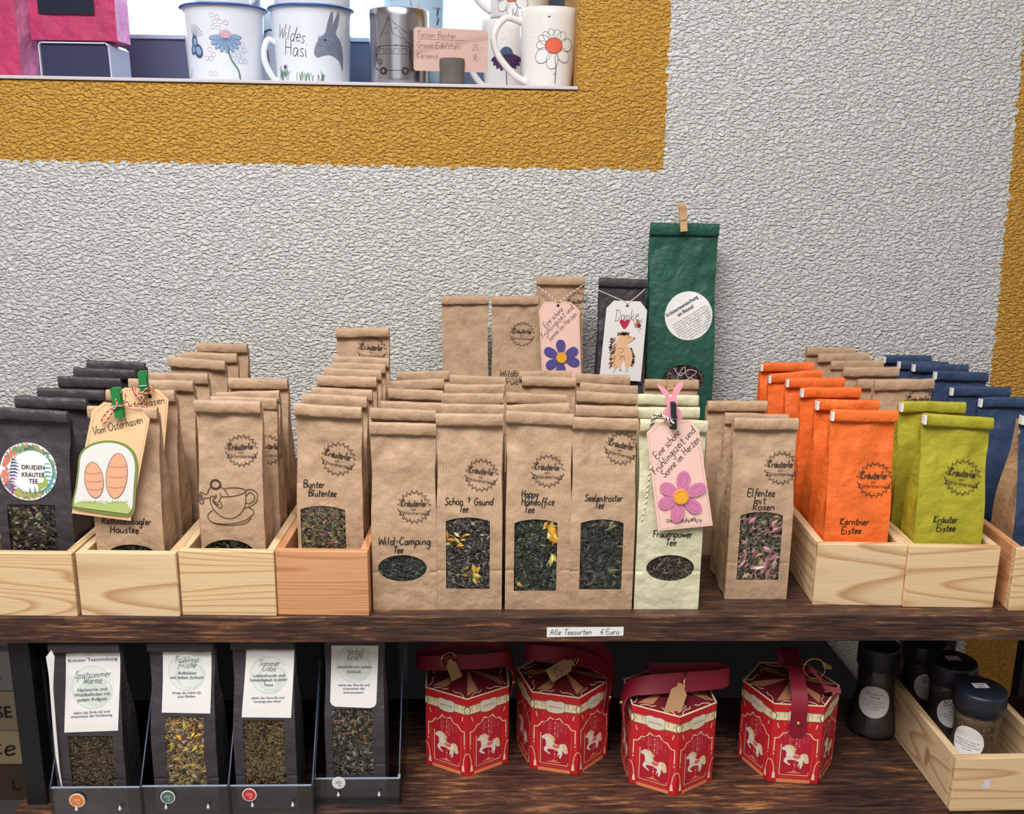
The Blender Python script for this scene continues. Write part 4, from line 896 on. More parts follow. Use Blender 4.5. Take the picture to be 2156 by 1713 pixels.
for ex, ey, rx, ry, ro in ((900, 940, 88, 170, -.12), (1115, 900, 100, 215, .10)):       # two plain painted eggs, apricot like the original
    q = ell(ex, ey, rx, ry, 26, ro); sh.poly([z6(*p) for p in q], HARE, 1); sh.line([z6(*p) for p in q], .0004, BROWNINK, 2, closed=True)
    for k in (-.45, 0, .45): sh.line([z6(*p) for p in ell(ex - ro * k * ry, ey + k * ry, rx * .86 * math.sqrt(1 - k * k), 16, 10, 0, 0, PI)], .0009, HAREP, 3)
for i in range(26):
    x = 760 + i * 18; sh.line([z6(x, 1160), z6(x + (i % 3 - 1) * 8, 1160 - 18 - (i * 7) % 16)], .0004, OLIVE, 3)
sh.build('painted_motif', t)
o = t.location; q = lambda u, v, dy=0.0: Vector((P(u, v)[0], -.0015 + dy, P(u, v)[1]))
twine(t, [q(256, 862), q(262, 848, -.003), q(268, 832, -.003), (q(258, 822, -.002)), q(250, 838, -.006), q(254, 850, -.008), q(232, 862, -.004), q(217, 882, -.002), q(222, 889, -.002), q(236, 872, -.003), q(254, 851, -.008), q(280, 852, -.003), q(312, 856, -.001)], .0007, RED, WT)
peg('green wooden peg holding the peach tag on the first kraft bag', 240, 818, 250, 880, .9440, GREENW, 17)
t, P = tag_card('second peach gift tag, mostly hidden behind the first one', 1.012, (316, 834), [(262, 816), (333, 820), (355, 841), (336, 1060), (226, 1050), (244, 826)], PEACH, GT, STITCHO)
sh = Sheet(plane()); a = P(262, 862); c = P(344, 846); sh.pen('Vom Osterhasen', a[0] - .02, a[1] - .003, .0082, INK, w=.0006, rot=.16, slant=.25, squeeze=.8); sh.build('handwriting', t)
q = lambda u, v, dy=0.0: Vector((P(u, v)[0], -.0015 + dy, P(u, v)[1]))
twine(t, [q(302, 846), q(290, 830, -.004), q(282, 812, -.004), q(294, 815, -.01), q(305, 822, -.012), q(318, 812, -.004), q(326, 822, -.003), q(306, 826, -.012), q(312, 850, -.003), q(308, 862, 0)], .0007, RED, WT)
peg('green wooden peg on the second kraft bag with a peach tag', 297, 783, 303, 832, 1.003, GREENW, 15)
def flower_tag(label, Y, hole, outline, fc, rp, pcol, pstitch, lines, pr, peg_hole=True, size=.0078, grass=None):
    t, P = tag_card(label, Y, hole, outline, PINKC, GT, STITCH)
    sh = Sheet(plane())
    for txt, (u0, v0), (u1, v1) in lines:
        a, c = P(u0, v0), P(u1, v1); ang = math.atan2(c[1] - a[1], c[0] - a[0]); ln = math.hypot(c[0] - a[0], c[1] - a[1])
        sh.pen(txt, a[0], a[1], size, INK, w=.0006, rot=ang, slant=.2, squeeze=ln / sh.width(txt, size))
    sh.build('handwriting', t)
    cx, cz = P(*fc); s = P(fc[0] + 1, fc[1])[0] - cx
    fl = MB(); 
    for k, (ang, r1) in enumerate(pr):
        a = math.radians(ang); L0, L1, Wd = 8 * s, r1 * s, rp * s; m = MB(); pts = []
        for i in range(25):
            q = i / 24 * 2 * PI; xx = (L0 + L1) / 2 + (L1 - L0) / 2 * math.cos(q); yy = Wd / 2 * math.sin(q) * (1 + .25 * math.cos(q)); pts.append((cx + xx * math.cos(a) - yy * math.sin(a), cz + xx * math.sin(a) + yy * math.cos(a)))
        m.prism(pts[:-1], -.0019 - .0003 * (k % 2), -.0001, pcol); m.build('petal', t)
        sh = Sheet(plane(-.0023)); cxm = cx + math.cos(a) * (L0 + L1) * .56; czm = cz + math.sin(a) * (L0 + L1) * .56
        inner = ell(cxm, czm, (L1 - L0) * .30, Wd * .27, 14, a); sh.dots(inner, .0014, .0004, .0008, pstitch, 0); sh.build('petal_stitching', t)
    m = MB(); m.prism(ell(cx, cz, 16 * s * rp / 27, 16 * s * rp / 27, 24), -.0038, -.002, YELLOWC); m.build('flower_centre', t)
    sh = Sheet(plane(-.0038)); sh.line(ell(cx, cz, 14 * s * rp / 27, 14 * s * rp / 27, 30), .0005, flat('centre_stitch', rgb(214, 148, 60), .8), 1, closed=True); sh.build('centre_stitching', t)
    if grass:
        sh = Sheet(plane()); rnd = random.Random(2)
        for i in range(34):
            u = grass[0] + (grass[1] - grass[0]) * i / 33; a = P(u, grass[2] + rnd.uniform(-1, 3)); h = rnd.uniform(.002, .009 if 12 < i < 22 else .005); sh.line([a, (a[0] + rnd.uniform(-.001, .001), a[1] + h * .6), (a[0] + rnd.uniform(-.002, .002), a[1] + h)], .0005, INK, 1)
        sh.build('ink_grass', t)
    return t, P
t, P = flower_tag('pink gift tag with mauve felt flower on the cream bag', .9500, (1414, 899), [(1384, 889), (1453, 883), (1471.5, 905), (1501, 1106), (1386, 1117), (1361.5, 911)], (1433, 1044), 27, MAUVE, MAUVED,
    [('Eine schöne', (1384, 966), (1434, 911)), ('Frühlingszeit und', (1380, 1000), (1466, 905)), ('Sonne im Herzen', (1400, 1006), (1475, 925))], [(85, 56), (150, 50), (205, 50), (262, 58), (322, 54), (25, 56)], grass=(1405, 1476, 1098))
q = lambda u, v, dy=0.0: Vector((P(u, v)[0], -.0015 + dy, P(u, v)[1]))
twine(t, [q(1414, 897), q(1408, 884, -.005), q(1390, 870, -.004), q(1376, 872, -.003), q(1371, 892, .001), q(1374, 896, .003), q(1382, 876, .002), q(1398, 874, -.004), q(1416, 886, -.008)], .0011, WT, BT)
twine(t, [q(1372, 960, .003), q(1368, 1000, .003), q(1362, 1050, .0025), (q(1355, 1082, .001)), q(1351, 1100, 0)], .0009, WT, BT)
pt = peg('black mini peg with pink bunny silhouette clipping the pink tag', 1419, 849, 1421, 905, .9400, BLKW, 9.5)
o = pt.location; rp_ = at(1414, 860, .957); m = MB()
B = lambda u, v: (at(u, v, .957).x - o.x, at(u, v, .957).z - o.z)
rabbit = [B(*p) for p in [(1414, 880), (1396, 882), (1393, 870), (1398, 858), (1404, 852), (1401, 843), (1403, 832), (1399, 826), (1390, 812), (1388, 804), (1397, 808), (1407, 818), (1411, 831), (1416, 832), (1420, 818), (1429, 808), (1441, 804), (1438, 814), (1430, 826), (1424, 833), (1427, 843), (1423, 853), (1430, 860), (1433, 872), (1430, 882)]]
m.prism(sp2(rabbit, 3, True), .010, .0125, flat('pink_wood', rgb(240, 160, 176), .6)); m.build('bunny_silhouette', pt)
peg('natural wood peg half behind the pink bunny', 1412, 802, 1413, 833, 1.218, NATW, 13)
peg('natural wood clothes peg clipped on top of the dark green bag', 1437, 428, 1441, 487, 1.450, NATW, 14)
t, P = flower_tag('pink gift tag with violet felt flower on a tall kraft bag', 1.4290, (1175, 643), [(1146, 635), (1202, 636), (1219.5, 652), (1225, 834), (1143, 834), (1135, 653)], (1182, 752), 19, VIOLET, VIOLETD,
    [('Eine schöne', (1149, 690), (1187, 652)), ('Frühlingszeit und', (1144, 713), (1209, 647)), ('Sonne im Herzen', (1158, 719), (1216, 662))], [(95, 38), (28, 38), (340, 40), (155, 40), (215, 38), (268, 38)], size=.0082)
q = lambda u, v, dy=0.0: Vector((P(u, v)[0], -.0012 + dy, P(u, v)[1]))
twine(t, [q(1131, 604, .012), q(1150, 616, .006), q(1174, 636)], .0008, WT, BT); twine(t, [q(1176, 636), q(1203, 618, .006), q(1230, 601, .012)], .0008, WT, BT)
t, P = tag_card('white gift tag with hedgehog drawing and red heart', 1.4240, (1321, 643), [(1293, 632.5), (1348.5, 634.5), (1362.5, 653), (1349, 803), (1262, 796), (1277, 648.5)], WHITE, GT)
sh = Sheet(plane()); a = P(1294, 676); sh.pen('Danke', a[0], a[1], .0165, flat('grey_ink', rgb(84, 78, 84), .7), w=.0007, rot=.06, slant=.15, squeeze=.60)
hx, hz = P(1315, 682); s = .0011; sh.poly([(hx + s * a_, hz + s * b_) for a_, b_ in sp2([(0, -7), (-5, -1), (-7, 4), (-4, 6.5), (0, 4), (4, 6.5), (7, 4.5), (5, -1)], 4, True)], flat('heart_red', rgb(190, 40, 70), .6), 1)
z2_ = lambda x, y: P(1100 + x / 4.687, 560 + y / 4.687)
FUR = flat('hedgehog_buff', rgb(236, 190, 146), .8); QUILL = flat('quill_brown', rgb(128, 82, 62), .8); QL = flat('quill_light', rgb(190, 134, 100), .8)
body = [(930, 740), (960, 690), (1010, 665), (1050, 690), (1108, 712), (1060, 745), (1030, 775), (1060, 810), (1085, 890), (1085, 960), (1050, 1000), (1015, 985), (1000, 930), (975, 975), (930, 1010), (890, 1000), (870, 940), (885, 850), (910, 800)]
sh.poly([z2_(*p) for p in sp2(body, 3, True)], FUR, 1); rnd = random.Random(8)
for i in range(190):
    k = rnd.random()
    if k < .5: x, y = 930 - 50 * math.sin(PI * rnd.random()), 690 + 300 * rnd.random(); dx, dy = -rnd.uniform(14, 34), rnd.uniform(6, 26)
    elif k < .75: x, y = rnd.uniform(930, 1050), rnd.uniform(668, 690); dx, dy = rnd.uniform(-12, 14), -rnd.uniform(14, 32)
    else: y = rnd.uniform(800, 990); x = 1060 + 26 * math.sin((y - 800) / 190 * PI); dx, dy = rnd.uniform(10, 28), rnd.uniform(4, 22)
    sh.line([z2_(x, y), z2_(x + dx, y + dy)], .0009, QUILL if rnd.random() < .6 else QL, 2)
GI = MATS['grey_ink']
for pl in ([(1040, 690), (1075, 700), (1108, 712), (1070, 745), (1035, 770)], [(940, 820), (970, 810), (1000, 830), (975, 850), (950, 840)], [(935, 870), (980, 895), (1010, 890)], [(960, 930), (985, 880), (1010, 925)], [(930, 985), (905, 1030), (895, 1052)], [(975, 985), (960, 1020), (985, 1028), (945, 1026)], [(1020, 985), (1025, 1030), (1020, 1052)], [(1040, 1000), (1040, 1040)]): sh.line([z2_(*p) for p in pl], .0005, GI, 3, sub=4)
sh.poly([z2_(*p) for p in ell(1106, 712, 7, 6, 8)], INK, 3); sh.poly([z2_(*p) for p in ell(1040, 706, 4, 5, 8)], INK, 3)
sh.poly([z2_(*p) for p in ell(1130, 570, 18, 42, 14, .3)], QL, 1); sh.poly([z2_(*p) for p in ell(1150, 585, 20, 26, 12)], flat('beetle_plum', rgb(120, 50, 62), .7), 2)
for pl in ([(1125, 530), (1150, 545), (1185, 525)], [(1130, 530), (1160, 550), (1185, 550)], [(1140, 610), (1150, 640), (1158, 660)], [(1160, 610), (1180, 625)], [(1095, 500), (1100, 560), (1112, 600)]): sh.line([z2_(*p) for p in pl], .0005, GI, 3, sub=3)
sh.build('hedgehog_drawing', t)
q = lambda u, v, dy=0.0: Vector((P(u, v)[0], -.0012 + dy, P(u, v)[1]))
m = MB(); m.tube(smooth_path([q(1257, 611, .016), q(1290, 624, .004), q(1321, 637), q(1321, 643)], 5), .0006, WT, 6); m.tube(smooth_path([q(1321, 638), q(1342, 624, .004), q(1362, 610, .016)], 5), .0006, WT, 6); m.build('string', t)

# ------------------------------------------------------------------ things in the window niche
CERAM = flat('white_glaze', rgb(236, 232, 228), .14); ENAM = flat('white_enamel', rgb(226, 232, 242), .10); BLUERIM = flat('blue_enamel', rgb(52, 92, 170), .15)
BLUEINK = flat('blue_grey_ink', rgb(70, 88, 128), .6); BLUEL = flat('pale_blue_ink', rgb(140, 170, 208), .6); ROSEL = flat('pale_rose_ink', rgb(206, 170, 186), .6); GREENI = flat('green_ink', rgb(70, 120, 84), .6); CORAL = flat('coral_ink', rgb(232, 104, 74), .6); PLUMI = flat('plum_ink', rgb(84, 40, 92), .6)
def mug(label, u, uh, vT, vB, Y, r_top_px, r_bot_px, mat, group, hand=None, rim=None, zbase=None, th=.003, hmat=None, hp=(.16, .86), lip=0.0, belly=0.0, hout=.62):
    X = at(u, (vT + max(vB, 0)) / 2, Y).x; base = zledge(X) if zbase is None else zbase
    zc = Y / 1.05; rt, rb = r_top_px * zc / FPX, r_bot_px * zc / FPX; zt = at(u, vT, Y - rt * .9).z - base if vT is not None else .1
    t = thing('mug', label, 'mug', (X, Y, base), (0, 0, 0), group)
    def rf(z): q = max(0, min(1, z / zt)); return rb + (rt - rb) * q + belly * math.sin(PI * q)
    prof = [(0, .0005), (rb - .004, 0), (rb - .001, .001), (rf(.004), .004)] + [(rf(zt * k / 10), zt * k / 10) for k in range(1, 11)]
    if lip: prof += [(rt + lip, zt + .0005), (rt + lip, zt + .002), (rt, zt + .0022)]
    else: prof += [(rt - th * .3, zt + .001)]
    prof += [(rt - th, zt)] + [(max(.001, rf(zt * k / 6) - th), max(zt * k / 6, .005)) for k in range(5, -1, -1)] + [(0, .005)]
    m = MB(); m.lathe(prof, mat, 48); m.build('cup_body', t, fix=True)
    if lip: m = MB(); m.lathe([(rt + lip + .0008, zt - .0006), (rt + lip + .0014, zt + .001), (rt + lip + .0006, zt + .0026), (rt - .0006, zt + .0026), (rt - .0008, zt + .0008), (rt + .0004, zt - .0006)], BLUERIM, 48, closed=True); m.build('rim', t, fix=True)
    if hand:
        a = hand; z0, z1 = zt * hp[0], zt * hp[1]; ro = rt * hout; c, sn = math.sin(a), -math.cos(a); pts = []
        for q, w_ in ((rf(z1) - .002, z1), (rf(z1) + ro * .55, z1 + .004), (rf(z1) + ro * .95, z1 - (z1 - z0) * .22), (rf(z1) + ro * .85, z1 - (z1 - z0) * .55), (rf(z0) + ro * .45, z0 + (z1 - z0) * .12), (rf(z0) - .002, z0 - .002)): pts.append((q * c, q * sn, w_))
        m = MB(); m.tube(smooth_path(pts, 6), .0052 if not lip else .0048, hmat or mat, 12); m.build('handle', t)
    return t, rf, zt
def daisy(sh, x, z, s, petals, lean=0.0, stem=None, core=CORAL, fill=None):
    for a, l, w_ in petals:
        a = math.radians(a); q = ell(x + math.cos(a) * (l * .5 + s * .32), z + math.sin(a) * (l * .5 + s * .28), l * .5, w_ * .5, 18, a); 
        if fill: sh.poly(q, fill, 1)
        sh.line(q, .0006, INK, 2, closed=True)
    sh.poly(ell(x, z, s * .5, s * .42, 18), core, 3); sh.line(ell(x, z, s * .5, s * .42, 20), .0006, INK, 4, closed=True)
    if stem: sh.line(stem, .0013, GREENI, 1, sub=5)
GM = 'white flower mugs on the ledge'
YM = 1.592
t, rf, zt = mug('white mug with orange-centred daisy at the ledge end', 1154, 0, 14, 180, YM, 63, 50, CERAM, GM, hand=-1.25, belly=.0015, hp=(.10, .84), hout=.95)
sh = Sheet(cyl(rf)); daisy(sh, .006, zt * .52, .026, [(75, .016, .012), (103, .017, .010), (48, .018, .013), (128, .017, .010), (150, .018, .012), (5, .024, .018), (178, .018, .012), (-42, .024, .018), (222, .026, .02), (-95, .026, .018)], stem=[(.008, zt * .40), (.010, zt * .24), (.009, zt * .05)], fill=WHITE)
for i in range(26): rnd = random.Random(i + 50); sh.poly(ell(rnd.uniform(-.03, .034), rnd.uniform(.3, .86) * zt, .0004, .0004, 6), INK, 1)
sh.poly([(-.002, zt * .86), (-.0045, zt * .885), (-.002, zt * .88), (.0005, zt * .885)], INK, 2); sh.line(ell(.0085, zt * .17, .002, .0015, 10), .0004, INK, 2, closed=True); sh.build('daisy_drawing', t)
zr2 = zt
t, rf, zt = mug('white mug with purple coneflower, behind the daisy mug', 1070, 0, 40, 180, 1.715, 60, 48, CERAM, GM, hand=-1.15, hp=(.08, .5), hout=.5)
sh = Sheet(cyl(rf)); x0, z0 = -.004, zt * .52
for k in range(9): a = math.radians(-160 + k * 17.5); sh.poly(ell(x0 + math.cos(a) * .015, z0 + math.sin(a) * .013, .013, .0042, 12, a), PLUMI, 1); sh.line(ell(x0 + math.cos(a) * .015, z0 + math.sin(a) * .013, .013, .0042, 14, a), .0005, INK, 2, closed=True)
sh.poly([(x0 + .011 * math.cos(q), z0 + .012 * math.sin(q)) for q in [PI * i / 12 for i in range(13)]], BLUEINK, 3); sh.line([(x0, z0 - .02), (x0 + .002, 0.003)], .0012, INK, 1)
for i in range(8): rnd = random.Random(i); sh.poly(ell(rnd.uniform(-.02, .02), zt * rnd.uniform(.7, .9), .0005, .0005, 6), INK, 1)
sh.build('coneflower_drawing', t)
zb2 = t.location.z + zt + .003
t, rf, zt = mug('white daisy mug stacked on top of the coneflower mug', 1092, 0, -130, 40, 1.715, 74, 60, CERAM, GM, hand=-1.3, zbase=zb2, hp=(.12, .9))
sh = Sheet(cyl(rf)); daisy(sh, -.012, zt * .28, .024, [(60, .016, .012), (100, .016, .012), (140, .018, .012), (180, .022, .016), (15, .022, .016), (-35, .022, .018), (225, .024, .018), (-90, .024, .018)], stem=[(-.010, zt * .1), (-.010, 0.002)], fill=WHITE); sh.build('daisy_drawing', t)
# enamel mugs
GE = 'enamel mugs with blue rims'
t, rf, zt = mug('enamel mug with bee, daisy and honeycomb drawing, blue rim', 474, 0, 10, 160, 1.612, 82, 75, ENAM, GE, lip=.0035); ze1 = t.location.z + zt
sh = Sheet(cyl(rf, a0=-.05)); rnd = random.Random(5); S_ = .0009
def hexes(pts, m_, s_=.0034):
    for x, z in pts: sh.line(ell(x, z, s_, s_, 6, .5), .0005, m_, 2, closed=True)
hexes([(.000, zt * .86), (.008, zt * .84), (.004, zt * .78), (.012, zt * .78), (.020, zt * .77), (.001, zt * .71), (.009, zt * .70)], ROSEL)
hexes([(-.006, zt * .42), (-.001, zt * .35), (-.012, zt * .30), (-.005, zt * .30), (-.007, zt * .1), (.000, zt * .1)], ROSEL)
hexes([(.028 + i * .007 + (j % 2) * .0035, zt * (.5 - j * .075)) for i in range(3) for j in range(4)], BLUEL)
for k in range(9): a = math.radians(-175 + k * 22); q = ell(.018 + math.cos(a) * .012, zt * .58 + math.sin(a) * .011, .012, .0038, 12, a); sh.poly(q, BLUEL, 1); sh.line(q, .0004, BLUEINK, 2, closed=True)
sh.poly(ell(.018, zt * .62, .009, .006, 14), ROSEL, 3); sh.line([(.020, zt * .48), (.024, zt * .3), (.034, zt * .15), (.036, zt * .02)], .0022, GREENI, 1, sub=5)
for x, z, rx, ry, ro in ((-.032, .52, .006, .009, 0), (-.026, .40, .008, .011, .4), (-.036, .42, .005, .008, -.3)): sh.poly(ell(x, zt * z, rx, ry, 14, ro), BLUEINK, 1); sh.poly(ell(x + .001, zt * z, rx * .6, ry * .6, 12, ro), BLUEL, 2)
for i in range(8): a = math.radians(20 + i * 12); sh.line([(-.034, zt * .55), (-.034 + .020 * math.cos(a), zt * .55 + .022 * math.sin(a))], .0005, BLUEINK, 2)
sh.line([(-.05, .004), (-.045, .018)], .0007, INK, 2); sh.build('honeybee_drawing', t)
t, rf, zt = mug('enamel mug with hare head and ink lettering, blue rim', 657, 0, 12, 165, 1.622, 82, 75, ENAM, GE, hand=-1.15, lip=.0035, hp=(.04, .55), hout=.27); ze2 = t.location.z + zt
sh = Sheet(cyl(rf)); sh.pen('Wildes', -.048, zt * .60, .020, INK, w=.0007, rot=-.18, slant=.1, squeeze=.62); sh.pen('Hasi', -.034, zt * .38, .022, INK, w=.0008, rot=-.12, slant=.0, squeeze=.68)
hr = [(.012, .40), (.016, .52), (.022, .60), (.030, .66), (.034, .78), (.040, .92), (.044, .93), (.043, .80), (.040, .72), (.048, .86), (.054, .95), (.056, .90), (.052, .76), (.048, .66), (.058, .55), (.062, .38), (.060, .18), (.054, .30), (.044, .36), (.034, .38), (.024, .36), (.016, .34)]
hx = [(x, zt * z) for x, z in hr]; sh.poly(sp2(hx, 3, True), flat('hare_grey', rgb(122, 130, 150), .6), 1)
for i in range(90): x = rnd.uniform(.018, .058); z = zt * rnd.uniform(.38, .64); sh.line([(x, z), (x + .003, z - .002)], .0004, BLUEINK if i % 2 else BLUEL, 2)
sh.poly(ell(.030, zt * .57, .0018, .0014, 10), INK, 3)
for cx_, n_ in ((-.040, 26), (-.006, 12), (.016, 10)):
    for i in range(n_): x = cx_ + rnd.uniform(-.010, .010); h_ = rnd.uniform(.006, .022 if n_ > 20 else .012); sh.line([(x, .004 + rnd.uniform(0, .01 if n_ > 20 else 0)), (x + rnd.uniform(-.005, .005), .006 + h_)], .0007, GREENI, 2)
sh.poly(ell(-.036, zt * .22, .0026, .0026, 10), PLUMI, 3); sh.build('hare_drawing', t)
t, rf, zt = mug('enamel mug stacked upon the honeybee mug, mostly above view', 476, 0, -150, 6, 1.625, 78, 66, ENAM, GE, hand=1.0, lip=.0035, zbase=ze1 + .0034, hp=(.06, .5), hout=.33)
t, rf, zt = mug('enamel mug stacked upon the hare mug, mostly above view', 655, 0, -150, 6, 1.64, 84, 78, ENAM, GE, lip=.0035, zbase=ze2 + .0034)
t, rf, zt = mug('white mug with black letters glimpsed between two enamel mugs', 575, 0, 22, 160, 1.745, 52, 46, CERAM, GM, hand=None)
sh = Sheet(cyl(rf)); sh.pen('ra', -.006, zt * .62, .03, INK, w=.0022); sh.poly([(-.016, zt * .42), (.0, zt * .42), (.0, zt * .5), (-.016, zt * .5)], CORAL, 2); sh.poly([(-.016, zt * .28), (.0, zt * .28), (.0, zt * .42), (-.016, zt * .42)], BLUEINK, 2); sh.build('letter_print', t)
# steel cup with van drawing
t, rf, zt = mug('brushed steel cup with van and mountain drawing behind the card', 841, 0, 16, 170, 1.60, 62, 62, STEEL, 'steel cups', hand=None, th=.0015)
sh = Sheet(cyl(rf)); 
for pl in ([(-.026, .62), (-.012, .88), (-.004, .80), (.012, .70), (.03, .55)], [(-.02, .66), (.0, .74), (.014, .56), (.026, .5)], [(-.012, .88), (-.006, .66), (.008, .60)], [(-.03, .5), (.0, .52), (.026, .42)]): sh.line([(x, zt * z) for x, z in pl], .0006, INK, 2)
van = [(-.034, .20), (-.036, .34), (-.034, .42), (-.028, .50), (.016, .50), (.020, .42), (.022, .30), (.022, .20)]; sh.line([(x, zt * z) for x, z in van], .0009, INK, 2, closed=True, sub=4); sh.line([(-.035, zt * .38), (.021, zt * .38)], .0007, INK, 2)
for x in (-.026, -.014, -.002, .010): sh.line([(x - .004, zt * .40), (x - .003, zt * .47), (x + .005, zt * .47), (x + .005, zt * .40)], .0006, INK, 2, closed=True)
for x in (-.022, .012): sh.poly(ell(x, zt * .18, .0056, .0056, 18), INK, 3); sh.poly(ell(x, zt * .18, .0026, .0026, 12), STEEL, 4)
sh.line(ell(-.028, zt * .30, .0038, .0038, 20), .0006, INK, 3, closed=True); 
for a in (90, 225, 315): sh.line([(-.028, zt * .30), (-.028 + .0038 * math.cos(math.radians(a)), zt * .30 + .0038 * math.sin(math.radians(a)))], .0005, INK, 3)
sh.build('van_drawing', t)
FLOR = flat('pale_blue_glaze', rgb(176, 206, 226), .15)
t, rf, zt = mug('pale blue floral mug half hidden behind the steel cup', 872, 0, -60, 160, 1.72, 66, 58, FLOR, 'blue floral mugs', hand=None)
sh = Sheet(cyl(rf)); rnd = random.Random(9)
for i in range(60):
    x, z = rnd.uniform(-.045, .05), rnd.uniform(.35, .98) * zt; a = rnd.uniform(0, PI); sh.poly(ell(x, z, rnd.uniform(.003, .008), rnd.uniform(.001, .003), 10, a), rnd.choice((ROSEL, BLUEL, BLUEINK, flat('lilac_ink', rgb(176, 132, 190), .6))), 1 + i * .02)
sh.pen('Herz', -.03, zt * .80, .014, INK, w=.0008); sh.build('floral_print', t)
# price card in its log holder
YC = 1.548; o, P = frame(YC, 952, 178); t = thing('price_card_holder', 'small bark log stub holding a handwritten wooden price card', 'card holder', (o.x, YC, zledge(o.x)))
dz = o.z - zledge(o.x); P2 = lambda u, v: (P(u, v)[0], P(u, v)[1] + dz)
r0 = (P2(979, 150)[0] - P2(925, 150)[0]) / 2; h0 = P2(952, 124)[1]; BARK = flat('bark', rgb(104, 96, 92), .9, bump=.002, bscale=160, var=.35)
m = MB(); m.lathe([(0, 0), (r0 * .98, 0), (r0, h0 * .1), (r0 * .97, h0 * .5), (r0 * 1.0, h0 * .9), (r0 * .94, h0)], BARK, 22); m.lathe([(r0 * .95, h0 + .0002), (0, h0 + .0002)], flat('log_cut', rgb(150, 132, 116), .8), 22); m.build('log_stub', t)
c = [P2(871, 62), P2(876, 57), P2(1022, 64), P2(1028, 70), P2(1027, 147), P2(1022, 153), P2(875, 149), P2(871, 144)]; CARDM = wood('card_wood', rgb(206, 170, 158), rgb(186, 148, 136), rings=6)
m = MB(); m.prism(c, -.002, .0, CARDM); m.build('card', t)
sh = Sheet(plane(-.002)); SEP = flat('sepia_pencil', rgb(140, 100, 88), .8)
for i, (a, b_) in enumerate((('Tassen Becher', ''), ('Große Edelstahl', '25,-'), ('Keramik', '18,-'))):
    a0 = P2(878, 78 + i * 22); sh.pen(a, a0[0], a0[1], .0085, SEP, w=.0006, rot=-.03, squeeze=.8)
    if b_: a0 = P2(995, 84 + i * 22); sh.pen(b_, a0[0], a0[1], .0085, SEP, w=.0006, squeeze=.7)
a0, a1 = P2(880, 82), P2(980, 86); sh.line([a0, a1], .0004, SEP, 2); sh.build('handwriting', t)
# pink paper bags and the small display riser
CRIM = paper('crimson_paper', rgb(184, 50, 100), rough=.6); PINKP = paper('light_pink_paper', rgb(236, 150, 196), rough=.6)  # pinks toned for the backlit bags, that shade is put into the colour
def giftbag(label, u0, u1, ub, vB, Yf, hgt, zbase, window=None, tilt=0):
    a, c = at(u0, 80, Yf), at(u1, 80, Yf); w_ = c.x - a.x; dep = Yf * (abs(u1 - 1110) / abs(ub - 1110)) - Yf
    t = thing('paper_bag', label, 'paper bag', ((a.x + c.x) / 2, Yf, zbase), (0, 0, 0), 'pink paper bags on the ledge'); h = w_ / 2
    n = 10
    for sg in (-1, 1):
        m = MB(); vs = []
        for j in range(n + 1):
            z = hgt * j / n
            for q in (0, .5, 1): vs.append((sg * (h - .004 * (q == .5) * math.sin(z * 60) - (.006 * j / n if q == .5 else 0)), dep * q, z))
        m.add(vs, [(j * 3 + i, j * 3 + i + 1, (j + 1) * 3 + i + 1, (j + 1) * 3 + i) if sg > 0 else (j * 3 + i + 1, j * 3 + i, (j + 1) * 3 + i, (j + 1) * 3 + i + 1) for j in range(n) for i in range(2)], PINKP); m.build('side_gusset', t)
    m = MB(); vs = []; k = 12
    for j in range(k + 1):
        for i in range(k + 1): x = -h + w_ * i / k; z = hgt * j / k; vs.append((x, .002 * noise.noise(Vector((x * 30, z * 30, u0))) * (0 < i < k), z))
    m.add(vs, [(j * (k + 1) + i, j * (k + 1) + i + 1, (j + 1) * (k + 1) + i + 1, (j + 1) * (k + 1) + i) for j in range(k) for i in range(k)], CRIM, True); m.build('front_panel', t)
    m = MB(); m.box(-h, h, dep - .0006, dep, 0, hgt, CRIM); m.box(-h, h, 0, dep, 0, .0006, CRIM); m.build('rear_sheet', t)
    if window:
        q0, q1 = at(window[0], window[2], Yf), at(window[1], window[3], Yf); m = MB(); m.box(q0.x - t.location.x, q1.x - t.location.x, -.0035, -.0028, q1.z - zbase, hgt - .03, flat('bag_window', rgb(38, 44, 58), .15)); m.build('window', t)
    return t
giftbag('crimson paper bag with light pink side, cut by the picture edge on the ledge', -110, 38, 80, 152, 1.548, .22, zledge(at(0, 150, 1.55).x))
YR = 1.575; a, c = at(82, 120, YR), at(233, 120, YR); zb_ = zledge(c.x); zt_ = at(150, 88, YR).z
t = thing('display_riser', 'low dark display riser with pale rounded edge under a pink bag', 'riser', ((a.x + c.x) / 2, YR, zb_)); h = (c.x - a.x) / 2; H = zt_ - zb_
edge = [(-h, 0), (-h, H - .004), (-h + .004, H), (h - .006, H), (h - .001, H - .005), (h + .0, 0)]; EDG = flat('pale_plastic', rgb(196, 200, 216), .3)
m = MB()
for i in range(len(edge) - 1):
    (x0_, z0_), (x1_, z1_) = edge[i], edge[i + 1]; dx, dz_ = x1_ - x0_, z1_ - z0_; l_ = math.hypot(dx, dz_); nx_, nz_ = dz_ / l_ * .0022, -dx / l_ * .0022; m.prism([(x0_, z0_), (x1_, z1_), (x1_ + nx_, z1_ + nz_), (x0_ + nx_, z0_ + nz_)], 0, .085, EDG)
m.build('bent_shell', t, fix=True); m = MB(); m.box(-h + .003, h - .004, .004, .08, 0, H - .003, flat('riser_dark', rgb(34, 42, 74), .5)); m.build('dark_core', t)
giftbag('crimson paper bag with dark window standing on the display riser', 66, 247, 277, 88, YR + .004, .2, zt_ + .0025, window=(76, 200, -40, 31))

